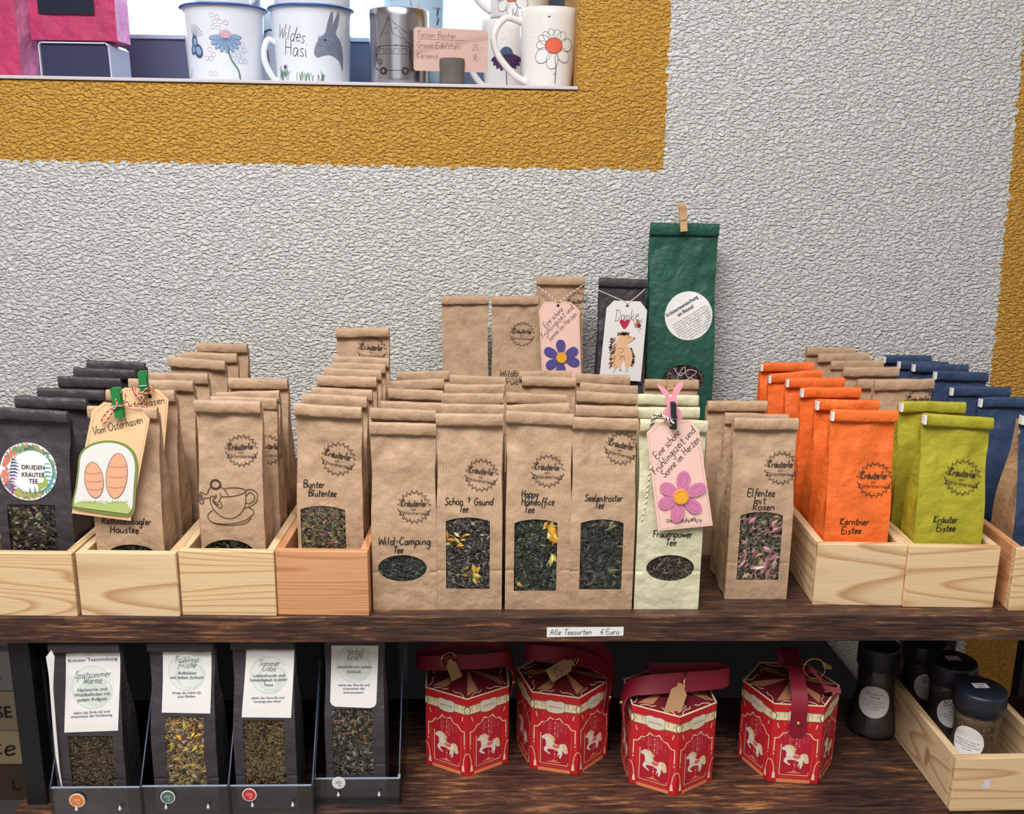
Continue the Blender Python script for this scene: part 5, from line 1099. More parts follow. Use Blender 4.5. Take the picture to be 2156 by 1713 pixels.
# ------------------------------------------------------------------ acrylic bins with black bags on the lower shelf
LAB = flat('label_paper', rgb(232, 228, 226), .6); SAGE = flat('sage_ring', rgb(204, 213, 204), .7); SAGE2 = flat('sage_ring_light', rgb(221, 225, 219), .7); LTXT = flat('label_text', rgb(72, 84, 84), .7)
HB2 = {1: herbs('herbs_bin_brown', [(92, 74, 52, 3), (120, 98, 66, 2), (78, 70, 50, 2), (146, 124, 84, 1), (56, 48, 40, 1)]), 2: herbs('herbs_bin_gold', [(140, 118, 84, 2), (176, 152, 104, 1.5), (96, 80, 66, 2), (206, 170, 80, .8), (60, 50, 44, 1.6), (196, 180, 150, .8)]),
       3: herbs('herbs_bin_olive', [(102, 92, 56, 3), (132, 116, 74, 2), (120, 88, 56, 2), (160, 144, 100, .8), (58, 50, 38, 1.4)]), 4: herbs('herbs_bin_dark', [(62, 58, 54, 3), (128, 120, 104, 1.2), (176, 168, 150, .7), (40, 38, 38, 2), (168, 112, 70, .4), (92, 88, 72, 2)])}
BINS = [ # bin u0 u1, lip top, lip bottom, Y | bag u0 u1 at lower part | label polygon | window box | sticker
 (107, 293, 1660, 1722, YE - .018, (112, 258), [(139, 1375), (253, 1370), (249, 1537), (136, 1541)], (143, 247, 1549, 1662), (162, 1685, 18, (226, 130, 60)), 'orange'),
 (298, 478, 1657, 1722, YE - .016, (325, 460), [(343, 1364), (445, 1363), (443, 1501), (341, 1499)], (346, 436, 1508, 1652), (353, 1678, 17, (84, 112, 106)), 'grey green'),
 (483, 655, 1656, 1720, YE - .012, (497, 626), [(519, 1361), (620, 1360), (613, 1510), (509, 1509)], (511, 604, 1516, 1650), (525, 1673, 17, (206, 50, 48)), 'red'),
 (664, 838, 1641, 1694, YE + .008, (688, 812), [(698, 1358), (797, 1358), (792, 1490), (695, 1486)], (699, 787, 1492, 1630), (713, 1648, 16, (226, 222, 220)), 'white')]
TEXTS = [[('Kräuter Teemischung', .088, .9, 0), ('Spätsommer', .30, .68, 1), ('Wärme', .375, .36, 1), ('Harmonie und', .47, .54, 0), ('Wohlbefinden mit', .53, .66, 0), ('jedem Aufguss', .59, .54, 0), ('nährt das Erde-Qi und', .745, .66, 2), ('unterstützt die Verdauung', .79, .76, 2)],
 [('Frühlings', .20, .50, 1), ('Frische', .29, .38, 1), ('Aufblühen', .39, .38, 0), ('mit jedem Schluck', .46, .68, 0), ('bringt das Leber-Qi', .685, .58, 2), ('zum Fließen', .74, .36, 2)],
 [('Kräuter Teemischung', .02, .74, 0), ('Sommer', .25, .46, 1), ('Liebe', .325, .30, 1), ('Lebensfreude und', .41, .66, 0), ('Lebendigkeit in jeder', .47, .78, 0), ('Tasse', .54, .2, 0), ('stärkt das Herz-Qi und', .715, .68, 2), ('beruhigt den Geist', .765, .56, 2)],
 [('Herbst', .12, .38, 1), ('Kraft', .215, .32, 1), ('Gestärkt mit jedem', .35, .72, 0), ('Schluck', .43, .3, 0), ('stärkt das Wei-Qi und', .635, .66, 2), ('unterstützt das', .69, .46, 2), ('Immunsystem', .75, .42, 2)]]
for bi, (u0, u1, vt, vb, Yb, (g0, g1), lp, wb, stk, sname) in enumerate(BINS):
    a, c = at(u0, vt, Yb), at(u1, vt, Yb); w_ = c.x - a.x; h = w_ / 2; lip = max(.012, a.z - ZL); dep = .125; Hh = ZSB - ZL - .012
    t = thing('acrylic_bin', 'clear acrylic bin with %s round sticker on its low front lip' % sname, 'bin', ((a.x + c.x) / 2, Yb, ZL + .0003), (0, 0, 0), 'acrylic bins on the lower shelf')
    m = MB(); m.box(-h, h, 0, .0022, 0, lip, ACRYL); m.build('front_lip', t); EG = flat('acrylic_edge', rgb(150, 160, 176), .2)
    m = MB(); m.box(-h, h, -.0001, .0023, lip, lip + .0008, EG); m.build('lip_edge', t)
    m = MB(); m.box(-h, h, .0024, dep, 0, .002, ACRYL); m.build('base_plate', t)
    for sg in (-1, 1):
        prof = [(0, 0), (dep, 0), (dep, Hh), (dep - .02, Hh), (.004, lip + .004), (0, lip)]
        x0, x1 = (-h - .0022, -h) if sg < 0 else (h, h + .0022); n = len(prof); A = [(x0, y, z) for y, z in prof]; B_ = [(x1, y, z) for y, z in prof]
        m = MB(); m.add(A + B_, [tuple(range(n)), tuple(range(n, 2 * n))[::-1]] + [(i, (i + 1) % n, n + (i + 1) % n, n + i) for i in range(n)], ACRYL); m.build('side_panel', t, fix=True)
        m = MB(); m.tube([(x0 + .0011, .0, lip), (x0 + .0011, .004, lip + .004), (x0 + .0011, dep - .02, Hh)], .0007, flat('acrylic_edge_dark', rgb(70, 84, 110), .2), 5); m.build('side_edge', t)
    m = MB(); m.box(-h, h, dep, dep + .002, 0, Hh, ACRYL); m.build('back_plate', t)
    for sx_ in (-.25, .3):
        m = MB(); m.lathe([(0, 0), (.0016, .0004), (.0018, .0016), (.0009, .0036), (.0003, .0056), (0, .0058)], flat('clear_bead', rgb(222, 222, 226), .1), 10); o_ = m.build('bead', t); o_.location = (h * sx_ * 1.8, -.0022, lip * .38)
    q = at(stk[0], stk[1], Yb - .001); m = MB(); m.prism(ell(q.x - t.location.x, q.z - t.location.z, stk[2] * .00046, stk[2] * .00046, 26), -.0009, -.0003, WHITE); m.prism(ell(q.x - t.location.x, q.z - t.location.z, stk[2] * .00040, stk[2] * .00040, 26), -.0011, -.0009, flat('sticker_' + sname.replace(' ', '_'), rgb(*stk[3]), .5))
    m.build('round_sticker', t); sh = Sheet(plane(-.0011)); ic = WHITE if bi < 3 else INK
    sx0, sz0 = q.x - t.location.x, q.z - t.location.z; sh.line([(sx0 - .003, sz0 + .0016), (sx0, sz0 + .0022), (sx0 + .003, sz0 + .0014)], .0005, ic, 1); sh.line([(sx0 - .0036, sz0), (sx0 + .0034, sz0 + .0002)], .0005, ic, 1); sh.line(ell(sx0 + .0012, sz0 - .003, .0014, .001, 10), .0004, ic, 1, closed=True); sh.build('sticker_print', t)
    # the bag
    Yg = Yb + .004 + .03; A_, C_ = at(g0, 1620, Yg - .02), at(g1, 1620, Yg - .02); d_ = max(0, t.location.x - h + .002 - A_.x) - max(0, C_.x - t.location.x - h + .002); A_.x += d_; C_.x += d_; hb = ZSB - ZL - .006
    tb = thing('tea_bag', ['black tea bag with curling white label, in the bin with the orange sticker', 'black tea bag with spring label and golden blossoms in its window', 'black tea bag with fine olive brown herbs below its slanting label', 'black tea bag whose white label has rounded corners, last of four bins'][bi], 'tea bag', ((A_.x + C_.x) / 2, Yg, ZL + .0026), (0, 0, 0), 'black tea bags in acrylic bins')
    bg = Bag(C_.x - A_.x, hb, .046, 200 + bi, 0, None, .012, .25, True); bg.t = tb
    def loc(u, v):
        q = 0.0; z = hb / 2
        for _ in range(5): p = at(u, v, Yg + bg.F(q, z)); q, z = p.x - tb.location.x, p.z - tb.location.z
        return q, z
    (x0, z1), (x1, z0) = loc(wb[0], wb[2]), loc(wb[1], wb[3]); z0 = max(z0, .012); bg.win = ((x0 + x1) / 2, (z0 + z1) / 2, x1 - x0, z1 - z0, 'rect')
    bg.body(tb, BLACKP); bg.fold(tb, BLACKP)
    bg.herbs(tb, HB2[bi + 1], 2200 if bi in (0, 2) else 1300, (.0026, .0066, .0032, .0046)[bi], [(YPET, 14, .010, (-.4, .4, .0, .4))] if bi == 1 else ())
    sh = Sheet(bg.surf(.0006)); c4 = [loc(*p) for p in lp]; tl, tr, br, bl = c4
    def LP(x, y):         # label coordinates, y down from the top
        ax, az = tl[0] + (tr[0] - tl[0]) * x, tl[1] + (tr[1] - tl[1]) * x; bx, bz = bl[0] + (br[0] - bl[0]) * x, bl[1] + (br[1] - bl[1]) * x; return ax + (bx - ax) * y, az + (bz - az) * y
    nx_, ny_ = 8, 14; vs = [LP(i / nx_, j / ny_) for j in range(ny_ + 1) for i in range(nx_ + 1)]
    if bi == 3: vs = [(LP(i / nx_, j / ny_) if j < ny_ or 0 < i < nx_ else LP(.04 if i == 0 else .96, .975)) for j in range(ny_ + 1) for i in range(nx_ + 1)]
    sh._put(vs, [(j * (nx_ + 1) + i, j * (nx_ + 1) + i + 1, (j + 1) * (nx_ + 1) + i + 1, (j + 1) * (nx_ + 1) + i) for j in range(ny_) for i in range(nx_)], LAB, 0)
    wl_ = tr[0] - tl[0]; hl_ = tl[1] - bl[1]; ccx, ccz = LP(.5, (.44, .37, .40, .30)[bi]); disc(sh, ccx, ccz, wl_ * .38, SAGE2, 1); sh.poly(ell(ccx + wl_ * .06, ccz - wl_ * .08, wl_ * .31, wl_ * .27, 24), SAGE, 2); sh.line(ell(ccx, ccz, wl_ * .385, wl_ * .385, 36, 0, .6, 5.4), .0009, SAGE, 3)
    for txt, y, wd, kind in TEXTS[bi]:
        x_, z_ = LP(.5, y + .02); rot = math.atan2(tr[1] - tl[1], tr[0] - tl[0])
        if kind == 1: sh.pen(txt, x_, z_, wl_ * .13, LTXT, w=.0004, center=True, squeeze=wl_ * wd / sh.width(txt, wl_ * .13), slant=.3, lay=7, rot=rot)
        else: sh.type(txt, x_, z_, wl_ * (.085 if kind == 0 else .062), LTXT, width=wl_ * wd, rot=rot, lay=7, bold=.00012)
    sh.build('paper_label', tb)
lf = at(118, 1690, YE + .012); t = thing('folded_leaflet', 'narrow white folded leaflet standing on edge beside the first black bag', 'leaflet', (lf.x, YE - .0105, ZL + .003))
F3 = lambda u, v: (at(u, v, YE - .0105).x - lf.x, max(0, at(u, v, YE - .0105).z - ZL - .003))
m = MB(); m.prism([F3(*p) for p in [(128, 1650), (117, 1590), (109, 1500), (103, 1420), (97, 1382), (108, 1368), (115, 1382), (113, 1420), (112, 1450), (118, 1530), (126, 1620), (132, 1660)]], -.0004, .0004, WHITE); 
m.build('folded_sheet', t)

# ------------------------------------------------------------------ sign board glimpsed past the post
YSG = WY - .03; t = thing('slogan_board', 'weathered slogan board of painted planks hanging behind the shelf post', 'sign', at(0, 1540, YSG)); o = t.location
PL = lambda u, v: (at(u, v, YSG).x - o.x, at(u, v, YSG).z - o.z)
PAINTS = [flat('paint_grey', rgb(150, 150, 152), .8, var=.3, bscale=60), flat('paint_taupe', rgb(170, 160, 140), .8, var=.25, bscale=60), flat('paint_cream', rgb(196, 182, 150), .8, var=.25, bscale=60), flat('paint_brown', rgb(92, 74, 64), .8, var=.3, bscale=60), flat('paint_grey2', rgb(116, 116, 118), .8, var=.3, bscale=60)]
for (v0, v1), pm in zip(((1366, 1449), (1450, 1532), (1533, 1603), (1604, 1676), (1677, 1760)), PAINTS):
    (x0, z1), (x1, z0) = PL(-150, v0), PL(62, v1); m = MB(); m.box(x0, x1, -.008, .004, z0 + .0006, z1 - .0006, pm); m.build('plank', t, bevel=.0012)
m = MB(); (x0, z1), (x1, z0) = PL(-120, 1370), PL(-100, 1750); m.box(x0, x1, .004, .02, z0, z1, PAINTS[3]); m.build('batten', t)
for txt, u_, v_, pen_ in (('ti', -22, 1423, .0022), ('SE', -2, 1505, 0), ('ke', -12, 1582, .0034), ('E', -10, 1658, 0), ('L', 32, 1657, 0)):
    sh = Sheet(plane(-.0085)); a = PL(u_, v_)
    if pen_: sh.pen(txt, a[0], a[1], .033, INK, w=pen_)
    else: sh.type(txt, a[0], a[1], .031, INK, center=False, width=.025 if txt == 'SE' else None, bold=.0011)
    sh.build('painted_word', t)

# ------------------------------------------------------------------ hexagonal carousel gift boxes
CRED = flat('box_red', rgb(200, 30, 40), .5, var=.08, bscale=200); CRED2 = flat('box_dark_red', rgb(176, 26, 38), .55); CREAMI = flat('cream_print', rgb(240, 222, 182), .6); TANI = flat('tan_print', rgb(190, 130, 96), .6); OLV = flat('olive_line', rgb(112, 104, 66), .6)
PINKL = flat('pink_print', rgb(226, 110, 104), .6); ORI = flat('orange_print', rgb(236, 136, 92), .6); MAROON = flat('roof_maroon', rgb(112, 22, 36), .6); HORSE = flat('horse_white', rgb(238, 226, 208), .6); MANE = flat('mane_cream', rgb(232, 206, 150), .6); STRAPM = flat('strap_red', rgb(134, 10, 40), .6); STRAPE = flat('strap_edge', rgb(176, 52, 76), .6); KTAG = flat('kraft_tag', rgb(172, 132, 92), .8)
HS = [(0, .83), (.03, .90), (.10, .93), (.13, .99), (.25, 1.0), (.38, .97), (.46, .87), (.48, .75), (.47, .64), (.55, .60), (.66, .58), (.72, .62), (.80, .65), (.90, .63), (.97, .50), (.98, .38), (1.0, .28), (.93, .22), (.84, .26), (.80, .36), (.79, .28), (.79, .18), (.75, .06), (.74, 0), (.67, .01), (.69, .12), (.67, .15), (.62, .06), (.60, .10), (.64, .26), (.56, .32), (.42, .36), (.28, .35), (.21, .30), (.27, .22), (.34, .16), (.32, .12), (.22, .17), (.10, .27), (.10, .38), (.15, .45), (.17, .55), (.16, .68), (.12, .77), (.06, .76)]
def carousel_panel(f, s_, H):
    sh = Sheet(f); U = lambda x, y: (x * s_ / 1.0, y * H)          # x -0.5..0.5, y 0..1
    Ls = lambda pts: [U(*p) for p in pts]
    sh.poly(Ls([(-.5, .80), (.5, .80), (.5, .905), (-.5, .905)]), CREAMI, 1)
    sh.line(Ls([(-.5, .905), (-.3, .90), (-.1, .915), (.1, .915), (.3, .90), (.5, .905)]), .0007, OLV, 2, sub=3); sh.line(Ls([(-.5, .80), (-.3, .79), (-.1, .775), (.1, .775), (.3, .79), (.5, .80)]), .0007, OLV, 2, sub=3)
    cl = Ls([(-.18, .80), (-.12, .775), (0, .765), (.12, .775), (.19, .80), (.20, .86), (.19, .91), (.1, .925), (0, .918), (-.1, .928), (-.19, .91), (-.21, .86)]); sh.poly(sp2(cl, 3, True), flat('cloud_print', rgb(228, 216, 196), .6), 3); sh.line(cl, .0005, OLV, 4, closed=True, sub=3)
    x, y = U(0, .835); sh.type('sweet home', x, y, s_ * .075, OLV, width=s_ * .28, lay=5)
    for sx in (-1, 1):
        sh.line(Ls([(sx * .22, .87), (sx * .27, .89), (sx * .28, .85), (sx * .25, .84)]), .0005, OLV, 3, sub=3); sh.line(Ls([(sx * .36, .84), (sx * .40, .86), (sx * .38, .885)]), .0005, OLV, 3, sub=3)
        sh.poly([U(*p) for p in [(sx * .5, .79), (sx * .44, .81), (sx * .42, .85), (sx * .44, .89), (sx * .5, .91)]], OLV, 3); sh.poly([U(*p) for p in [(sx * .5, .805), (sx * .455, .82), (sx * .44, .85), (sx * .455, .88), (sx * .5, .895)]], CREAMI, 4)
        sh.line(Ls([(sx * .40, .76), (sx * .37, .70)]), .0010, CREAMI, 2); sh.line(Ls([(sx * .25, .77), (sx * .25, .73)]), .0006, PINKL, 2)
        sh.line(Ls([(sx * .43, .58), (sx * .43, .40)]), .0011, CREAMI, 3); sh.line(Ls([(sx * .43, .38), (sx * .43, .355)]), .0010, CREAMI, 3)
        sh.line(Ls([(sx * .5, .30), (sx * .45, .27), (sx * .41, .20), (sx * .40, .13)]), .0008, CREAMI, 3, sub=4); sh.poly(Ls([(sx * .40 - .02, .13), (sx * .40 + .02, .13), (sx * .40 + .035, .05), (sx * .40 - .035, .05)]), CREAMI, 4)
        sh.poly(Ls([(sx * .5, .55), (sx * .37, .5), (sx * .36, .30), (sx * .33, .08), (sx * .5, .08)]), ORI if False else CRED, 1)
        for k in (.36, .45): sh.line(Ls([(sx * k, .5), (sx * (k - .01), .30), (sx * (k - .04), .10)]), .0004, PINKL, 2)
    sc = []
    for (x0, y0), (x1, y1) in zip([(-.43, .575), (-.27, .64), (-.10, .71), (.10, .71), (.27, .64)], [(-.27, .64), (-.10, .71), (.10, .71), (.27, .64), (.43, .575)]):
        for k in range(7): q = k / 6; sc.append((x0 + (x1 - x0) * q, y0 + (y1 - y0) * q - .03 * math.sin(PI * q)))
    sh.line(Ls(sc), .0012, CREAMI, 3)
    arch = [(-.29, .10)] + [(-.29 * math.cos(q), .52 + .16 * math.sin(q)) for q in [PI * i / 14 for i in range(15)]] + [(.29, .10)]
    sh.poly(Ls(arch), flat('box_crimson', rgb(184, 30, 50), .55), 2); sh.line(Ls(arch[:-1] + [(.29, .10)]), .0007, CRED2, 3); sh.line(Ls([(-.29, .50), (-.29, .10), (.29, .10), (.29, .14)]), .0009, CREAMI, 4)
    rnd = random.Random(3)
    for i in range(13): x, y = rnd.uniform(-.24, .24), rnd.uniform(.46, .63); sh.line([U(x, y), U(x, .66)], .0003, PINKL, 4); p = U(x, y); sh.poly(ell(p[0], p[1], .0009, .0010, 4), PINKL, 5)
    for k in range(16):
        y = .12 + k * .034
        if .17 < y < .26 or y > .36: sh.line(Ls([(.0, y), (.02, y + .02)]), .0011, CREAMI if k % 2 else PINKL, 4)
    sh.poly(Ls([(-.17, .125), (-.05, .145), (0, .17), (.05, .145), (.17, .125)]), ORI, 5)
    hx = lambda x, y: U(-.27 + x * .56, .19 + y * .30)
    sh.poly(sp2([hx(*p) for p in HS], 2, True), HORSE, 6); sh.line(sp2([hx(*p) for p in HS], 2, True), .0003, TANI, 7, closed=True)
    sh.poly(sp2([hx(*p) for p in [(.14, .97), (.3, .99), (.44, .9), (.48, .74), (.44, .64), (.38, .72), (.34, .84), (.24, .88)]], 3, True), MANE, 7); sh.poly(sp2([hx(*p) for p in [(.74, .61), (.86, .64), (.95, .50), (.96, .36), (.97, .26), (.86, .28), (.84, .42)]], 3, True), MANE, 7)
    sh.poly(sp2([hx(*p) for p in [(.44, .58), (.56, .56), (.68, .57), (.66, .44), (.54, .40), (.44, .44)]], 3, True), PINKL, 8); sh.line([hx(*p) for p in [(.16, .52), (.28, .46), (.44, .50)]], .0004, TANI, 8, sub=3); p = hx(.12, .86); sh.poly(ell(p[0], p[1], .0005, .0005, 6), INK, 9)
    sh.poly(Ls([(-.34, .0), (.34, .0), (.34, .045), (-.34, .045)]), ORI, 3); x, y = U(0, .062); sh.type('ROUNDABOUT OF MEMORIES', x, y, s_ * .04, TANI, width=s_ * .56, lay=4)
    return sh
def carousel(label, uc, v_front, th_deg, tilt=0.0):
    R = .0562; H = .100; s_ = R
    g = onz(uc, v_front, ZL); al = math.atan2(g.x, g.y); phi = math.radians(th_deg) - al; y0 = g.y + R * .93
    X = (uc - 1078) and at(uc, v_front, g.y).x * y0 / g.y
    t = thing('carousel_box', label, 'gift box', (X, y0, ZL), (0, 0, 0), 'red carousel gift boxes'); ap = R * math.cos(PI / 6)
    for k in range(6):
        ang = phi + (k + .5) * PI / 3; rot = Matrix.Rotation(ang, 4, 'Z')
        m = MB(); m.box(-s_ / 2, s_ / 2, -ap, -ap + .0012, .0004, H, CRED); m.box(-s_ / 2, s_ / 2, -ap - .0003, -ap + .0014, H, H + .0007, CREAMI)
        p = m.build('side_panel', t); p.rotation_euler = (0, 0, ang)
        f = lambda x, z, l: (x, -ap - .00005 - l * .00005, z + .0004)
        if k == 0 or not PANELMESH: o = carousel_panel(f, s_, H).build('carousel_print', p); PANELMESH.append(o.data)
        else: o = bpy.data.objects.new('carousel_print', PANELMESH[0]); COL.objects.link(o); o.parent = p
    hexp = lambda r, z: [(r * math.sin(phi + k * PI / 3), -r * math.cos(phi + k * PI / 3), z) for k in range(6)]
    A = hexp(R * .985, H - .0016) + [(0, 0, H + .007)]; m = MB(); m.add(A, [(k, (k + 1) % 6, 6) for k in range(6)], MAROON)
    rf_ = m.build('roof', t); m = MB(); m.add(hexp(R * .98, .0006), [(5, 4, 3, 2, 1, 0)], CREAMI); m.build('bottom', t)
    m = MB()
    for k in range(6):
        a0, a1 = Vector(A[k]), Vector(A[(k + 1) % 6]); c = Vector(A[6]); up = Vector((0, 0, .0003)); mid = a0.lerp(a1, .5)
        m.add([c + up, c.lerp(a0, .86) + up, c.lerp(a0.lerp(a1, .33), .78) + up], [(0, 1, 2)], TANI)
        for q0, q1, q2 in ((.12, .88, .95), (.9, .88, .95)):
            e = a0.lerp(a1, q0); e2 = a0.lerp(a1, .5); pts = [c.lerp(e, .96), c.lerp(e, .90), c.lerp(e.lerp(e2, .3), .84), c.lerp(e.lerp(e2, .6), .86), c.lerp(e.lerp(e2, .8), .80)]; m.tube([p + up for p in smooth_path(pts, 3)], .0005, CREAMI, 4)
        m.tube([a0 + up, a1 + up], .0006, CREAMI, 4)
    m.build('roof_print', rf_)
    def stud(p): m = MB(); m.lathe([(0, .0026), (.0016, .0022), (.0026, .001), (.0028, 0)], GOLD, 14); o = m.build('gold_stud', t); return o
    return t, R, H, ap, phi, stud
PANELMESH = []
def orient(o, loc, nrm): o.location = loc; o.rotation_euler = Vector(nrm).to_track_quat('Z', 'Y').to_euler()
def kraft_tag(t, c, u, v, sz=.011, txt=None):
    """little kraft tag: centre, long axis u, plane normal v"""
    u = Vector(u).normalized(); v = Vector(v).normalized(); w_ = u.cross(v).normalized(); c = Vector(c); out = [(-1, -.62), (.9, -.62), (1.2, -.3), (1.5, -.3), (1.5, .3), (1.2, .3), (.9, .62), (-1, .62)]
    A = [c + u * a * sz + w_ * b * sz - v * .0004 for a, b in out]; B_ = [p + v * .0008 for p in A]; n = len(A); m = MB(); m.add(A + B_, [tuple(range(n))[::-1], tuple(range(n, 2 * n))] + [(i, (i + 1) % n, n + (i + 1) % n, n + i) for i in range(n)], KTAG); o = m.build('price_tag', t, fix=True)
    if txt:
        sh = Sheet(lambda x, z, l: tuple(c + u * x + w_ * z + v * (.0006 + l * .0001))); sh.pen(txt, -sz * .6, -sz * .3, sz * .8, INK, w=.0008); sh.build('tag_writing', o)
def ring(t, c, r, n1, n2):
    n1, n2 = Vector(n1).normalized(), Vector(n2).normalized(); m = MB(); m.tube([Vector(c) + n1 * r * math.cos(a) + n2 * r * math.sin(a) for a in [2 * PI * i / 24 for i in range(24)]], .0008, GOLD, 6, closed=True); m.build('metal_ring', t)
def strap(t, pts, wd, w=.017, sub=5):
    P_ = smooth_path(pts, sub); D = smooth_path(wd, sub); m = MB(); m.strip(P_, [d for d in D], w, .0016, STRAPM, STRAPE); m.build('strap', t)
# box 1: strap fallen flat over the top, looped to both sides
t, R, H, ap, phi, stud = carousel('carousel box with corner toward viewer, first red box beside the bins', 984, 1631, 0)
strap(t, [(.052, .012, .070), (.055, .010, .100), (.046, .0, .120), (.020, -.012, .124), (-.02, -.014, .124), (-.048, -.008, .120), (-.060, .004, .117), (-.050, .016, .118), (-.015, .026, .124), (.02, .03, .126), (.046, .026, .118), (.056, .02, .1), (.053, .016, .075)],
      [(0, 1, .1), (0, 1, .2), (.1, .5, .8), (0, .35, 1), (0, .35, 1), (0, .3, 1), (0, .1, 1), (0, .2, 1), (0, .3, 1), (0, .3, 1), (0, .6, .8), (0, 1, .1), (0, 1, .1)])
o = stud(0); orient(o, (.0555, .004, .088), (1, -.4, 0)); ring(t, (-.022, -.016, .128), .009, (0, .2, 1), (.9, .4, 0)); kraft_tag(t, (-.015, -.022, .117), (-.35, 0, .9), (.2, -1, .2), .0105)
# box 2
t, R, H, ap, phi, stud = carousel('carousel box with flat face forward and tag marked with handwritten price', 1180, 1630, 20.5)
strap(t, [(.050, -.022, .068), (.053, -.021, .096), (.050, -.012, .112), (.028, -.006, .122), (.0, -.006, .128), (-.03, .0, .128), (-.044, .012, .124), (-.034, .026, .128), (.0, .03, .132), (.035, .02, .128), (.052, .002, .120), (.058, -.01, .100), (.054, -.014, .072)],
      [(.6, 1, .1), (.6, 1, .2), (.4, 1, .6), (0, .8, .7), (0, .6, .8), (0, .4, 1), (0, .1, 1), (0, .2, 1), (0, .3, 1), (.2, .5, 1), (.4, .8, .8), (.4, 1, .2), (.4, 1, .1)], w=.019)
o = stud(0); orient(o, (.0545, -.021, .082), (.9, -.5, 0)); ring(t, (.012, -.018, .126), .0085, (.3, 0, 1), (.5, .8, 0)); kraft_tag(t, (-.008, -.030, .122), (.9, .25, .45), (-.2, -.75, .6), .013, '12')
# box 3
t, R, H, ap, phi, stud = carousel('carousel box standing furthest forward, plain kraft tag on its broad strap', 1397, 1672, 14, )
strap(t, [(-.054, -.010, .070), (-.056, -.012, .095), (-.048, -.014, .112), (-.02, -.018, .119), (.02, -.018, .122), (.056, -.012, .122), (.068, -.002, .121), (.056, .006, .121), (.02, .010, .118), (-.02, .022, .112)],
      [(0, 1, .1), (0, 1, .2), (.2, 1, .6), (.1, .5, .9), (0, .35, 1), (0, .2, 1), (0, .1, 1), (0, .2, 1), (0, .4, 1), (0, .6, .8)], w=.022)
o = stud(0); orient(o, (-.0575, -.014, .094), (-.9, -.5, 0)); ring(t, (.012, -.022, .125), .011, (.2, .3, 1), (.3, .9, .2)); kraft_tag(t, (-.001, -.040, .108), (.35, .35, .85), (.1, -.9, .5), .015)
# box 4
t, R, H, ap, phi, stud = carousel('carousel box with strap hanging straight down its front, last red box', 1647, 1652, -17)
fx, fy = math.sin(phi + PI / 6), -math.cos(phi + PI / 6); e = Vector((fx, fy, 0)); sd = Vector((-fy, fx, 0))
for k in range(6):
    a_ = phi + (k + .5) * PI / 3
    if -math.cos(a_) < -.8 : fx, fy = math.sin(a_), -math.cos(a_)
e = Vector((fx, fy, 0)); sd = Vector((-fy, fx, 0)); ee = lambda r_, z, s=0.0: tuple(e * r_ + sd * s + Vector((0, 0, z)))
strap(t, [ee(ap + .0016, .068), ee(ap + .0018, .082), ee(ap + .002, .098), ee(ap - .006, .113), ee(ap - .022, .122), ee(ap - .034, .128, .0)], [tuple(sd)] * 6, w=.018)
m = MB(); m.prism(ell(0, 0, .0105, .0105, 22), -.0012, .0004, STRAPM); o = m.build('strap_end', t); o.location = ee(ap + .0018, .072); o.rotation_euler = (0, 0, math.atan2(fy, fx) + PI / 2)
strap(t, [ee(-.034, .104), ee(-.040, .118), ee(-.030, .131), ee(-.015, .130), ee(.006, .124)], [tuple(sd)] * 5, w=.020)
strap(t, [ee(ap - .030, .126, .012), ee(ap - .024, .132, .016), ee(ap - .02, .122, .026), ee(ap - .018, .114, .032), ee(ap - .014, .113, .048)], [(0, .4, 1), (0, .4, 1), (0, .3, 1), (0, .5, 1), (0, .8, .7)], w=.006)
o = stud(0); orient(o, ee(ap + .003, .079), e); ring(t, ee(ap - .028, .132, .020), .012, sd, (0, .1, 1)); kraft_tag(t, ee(ap - .032, .134, .034), (.9, 0, -.4), (.1, -.6, .8), .005)

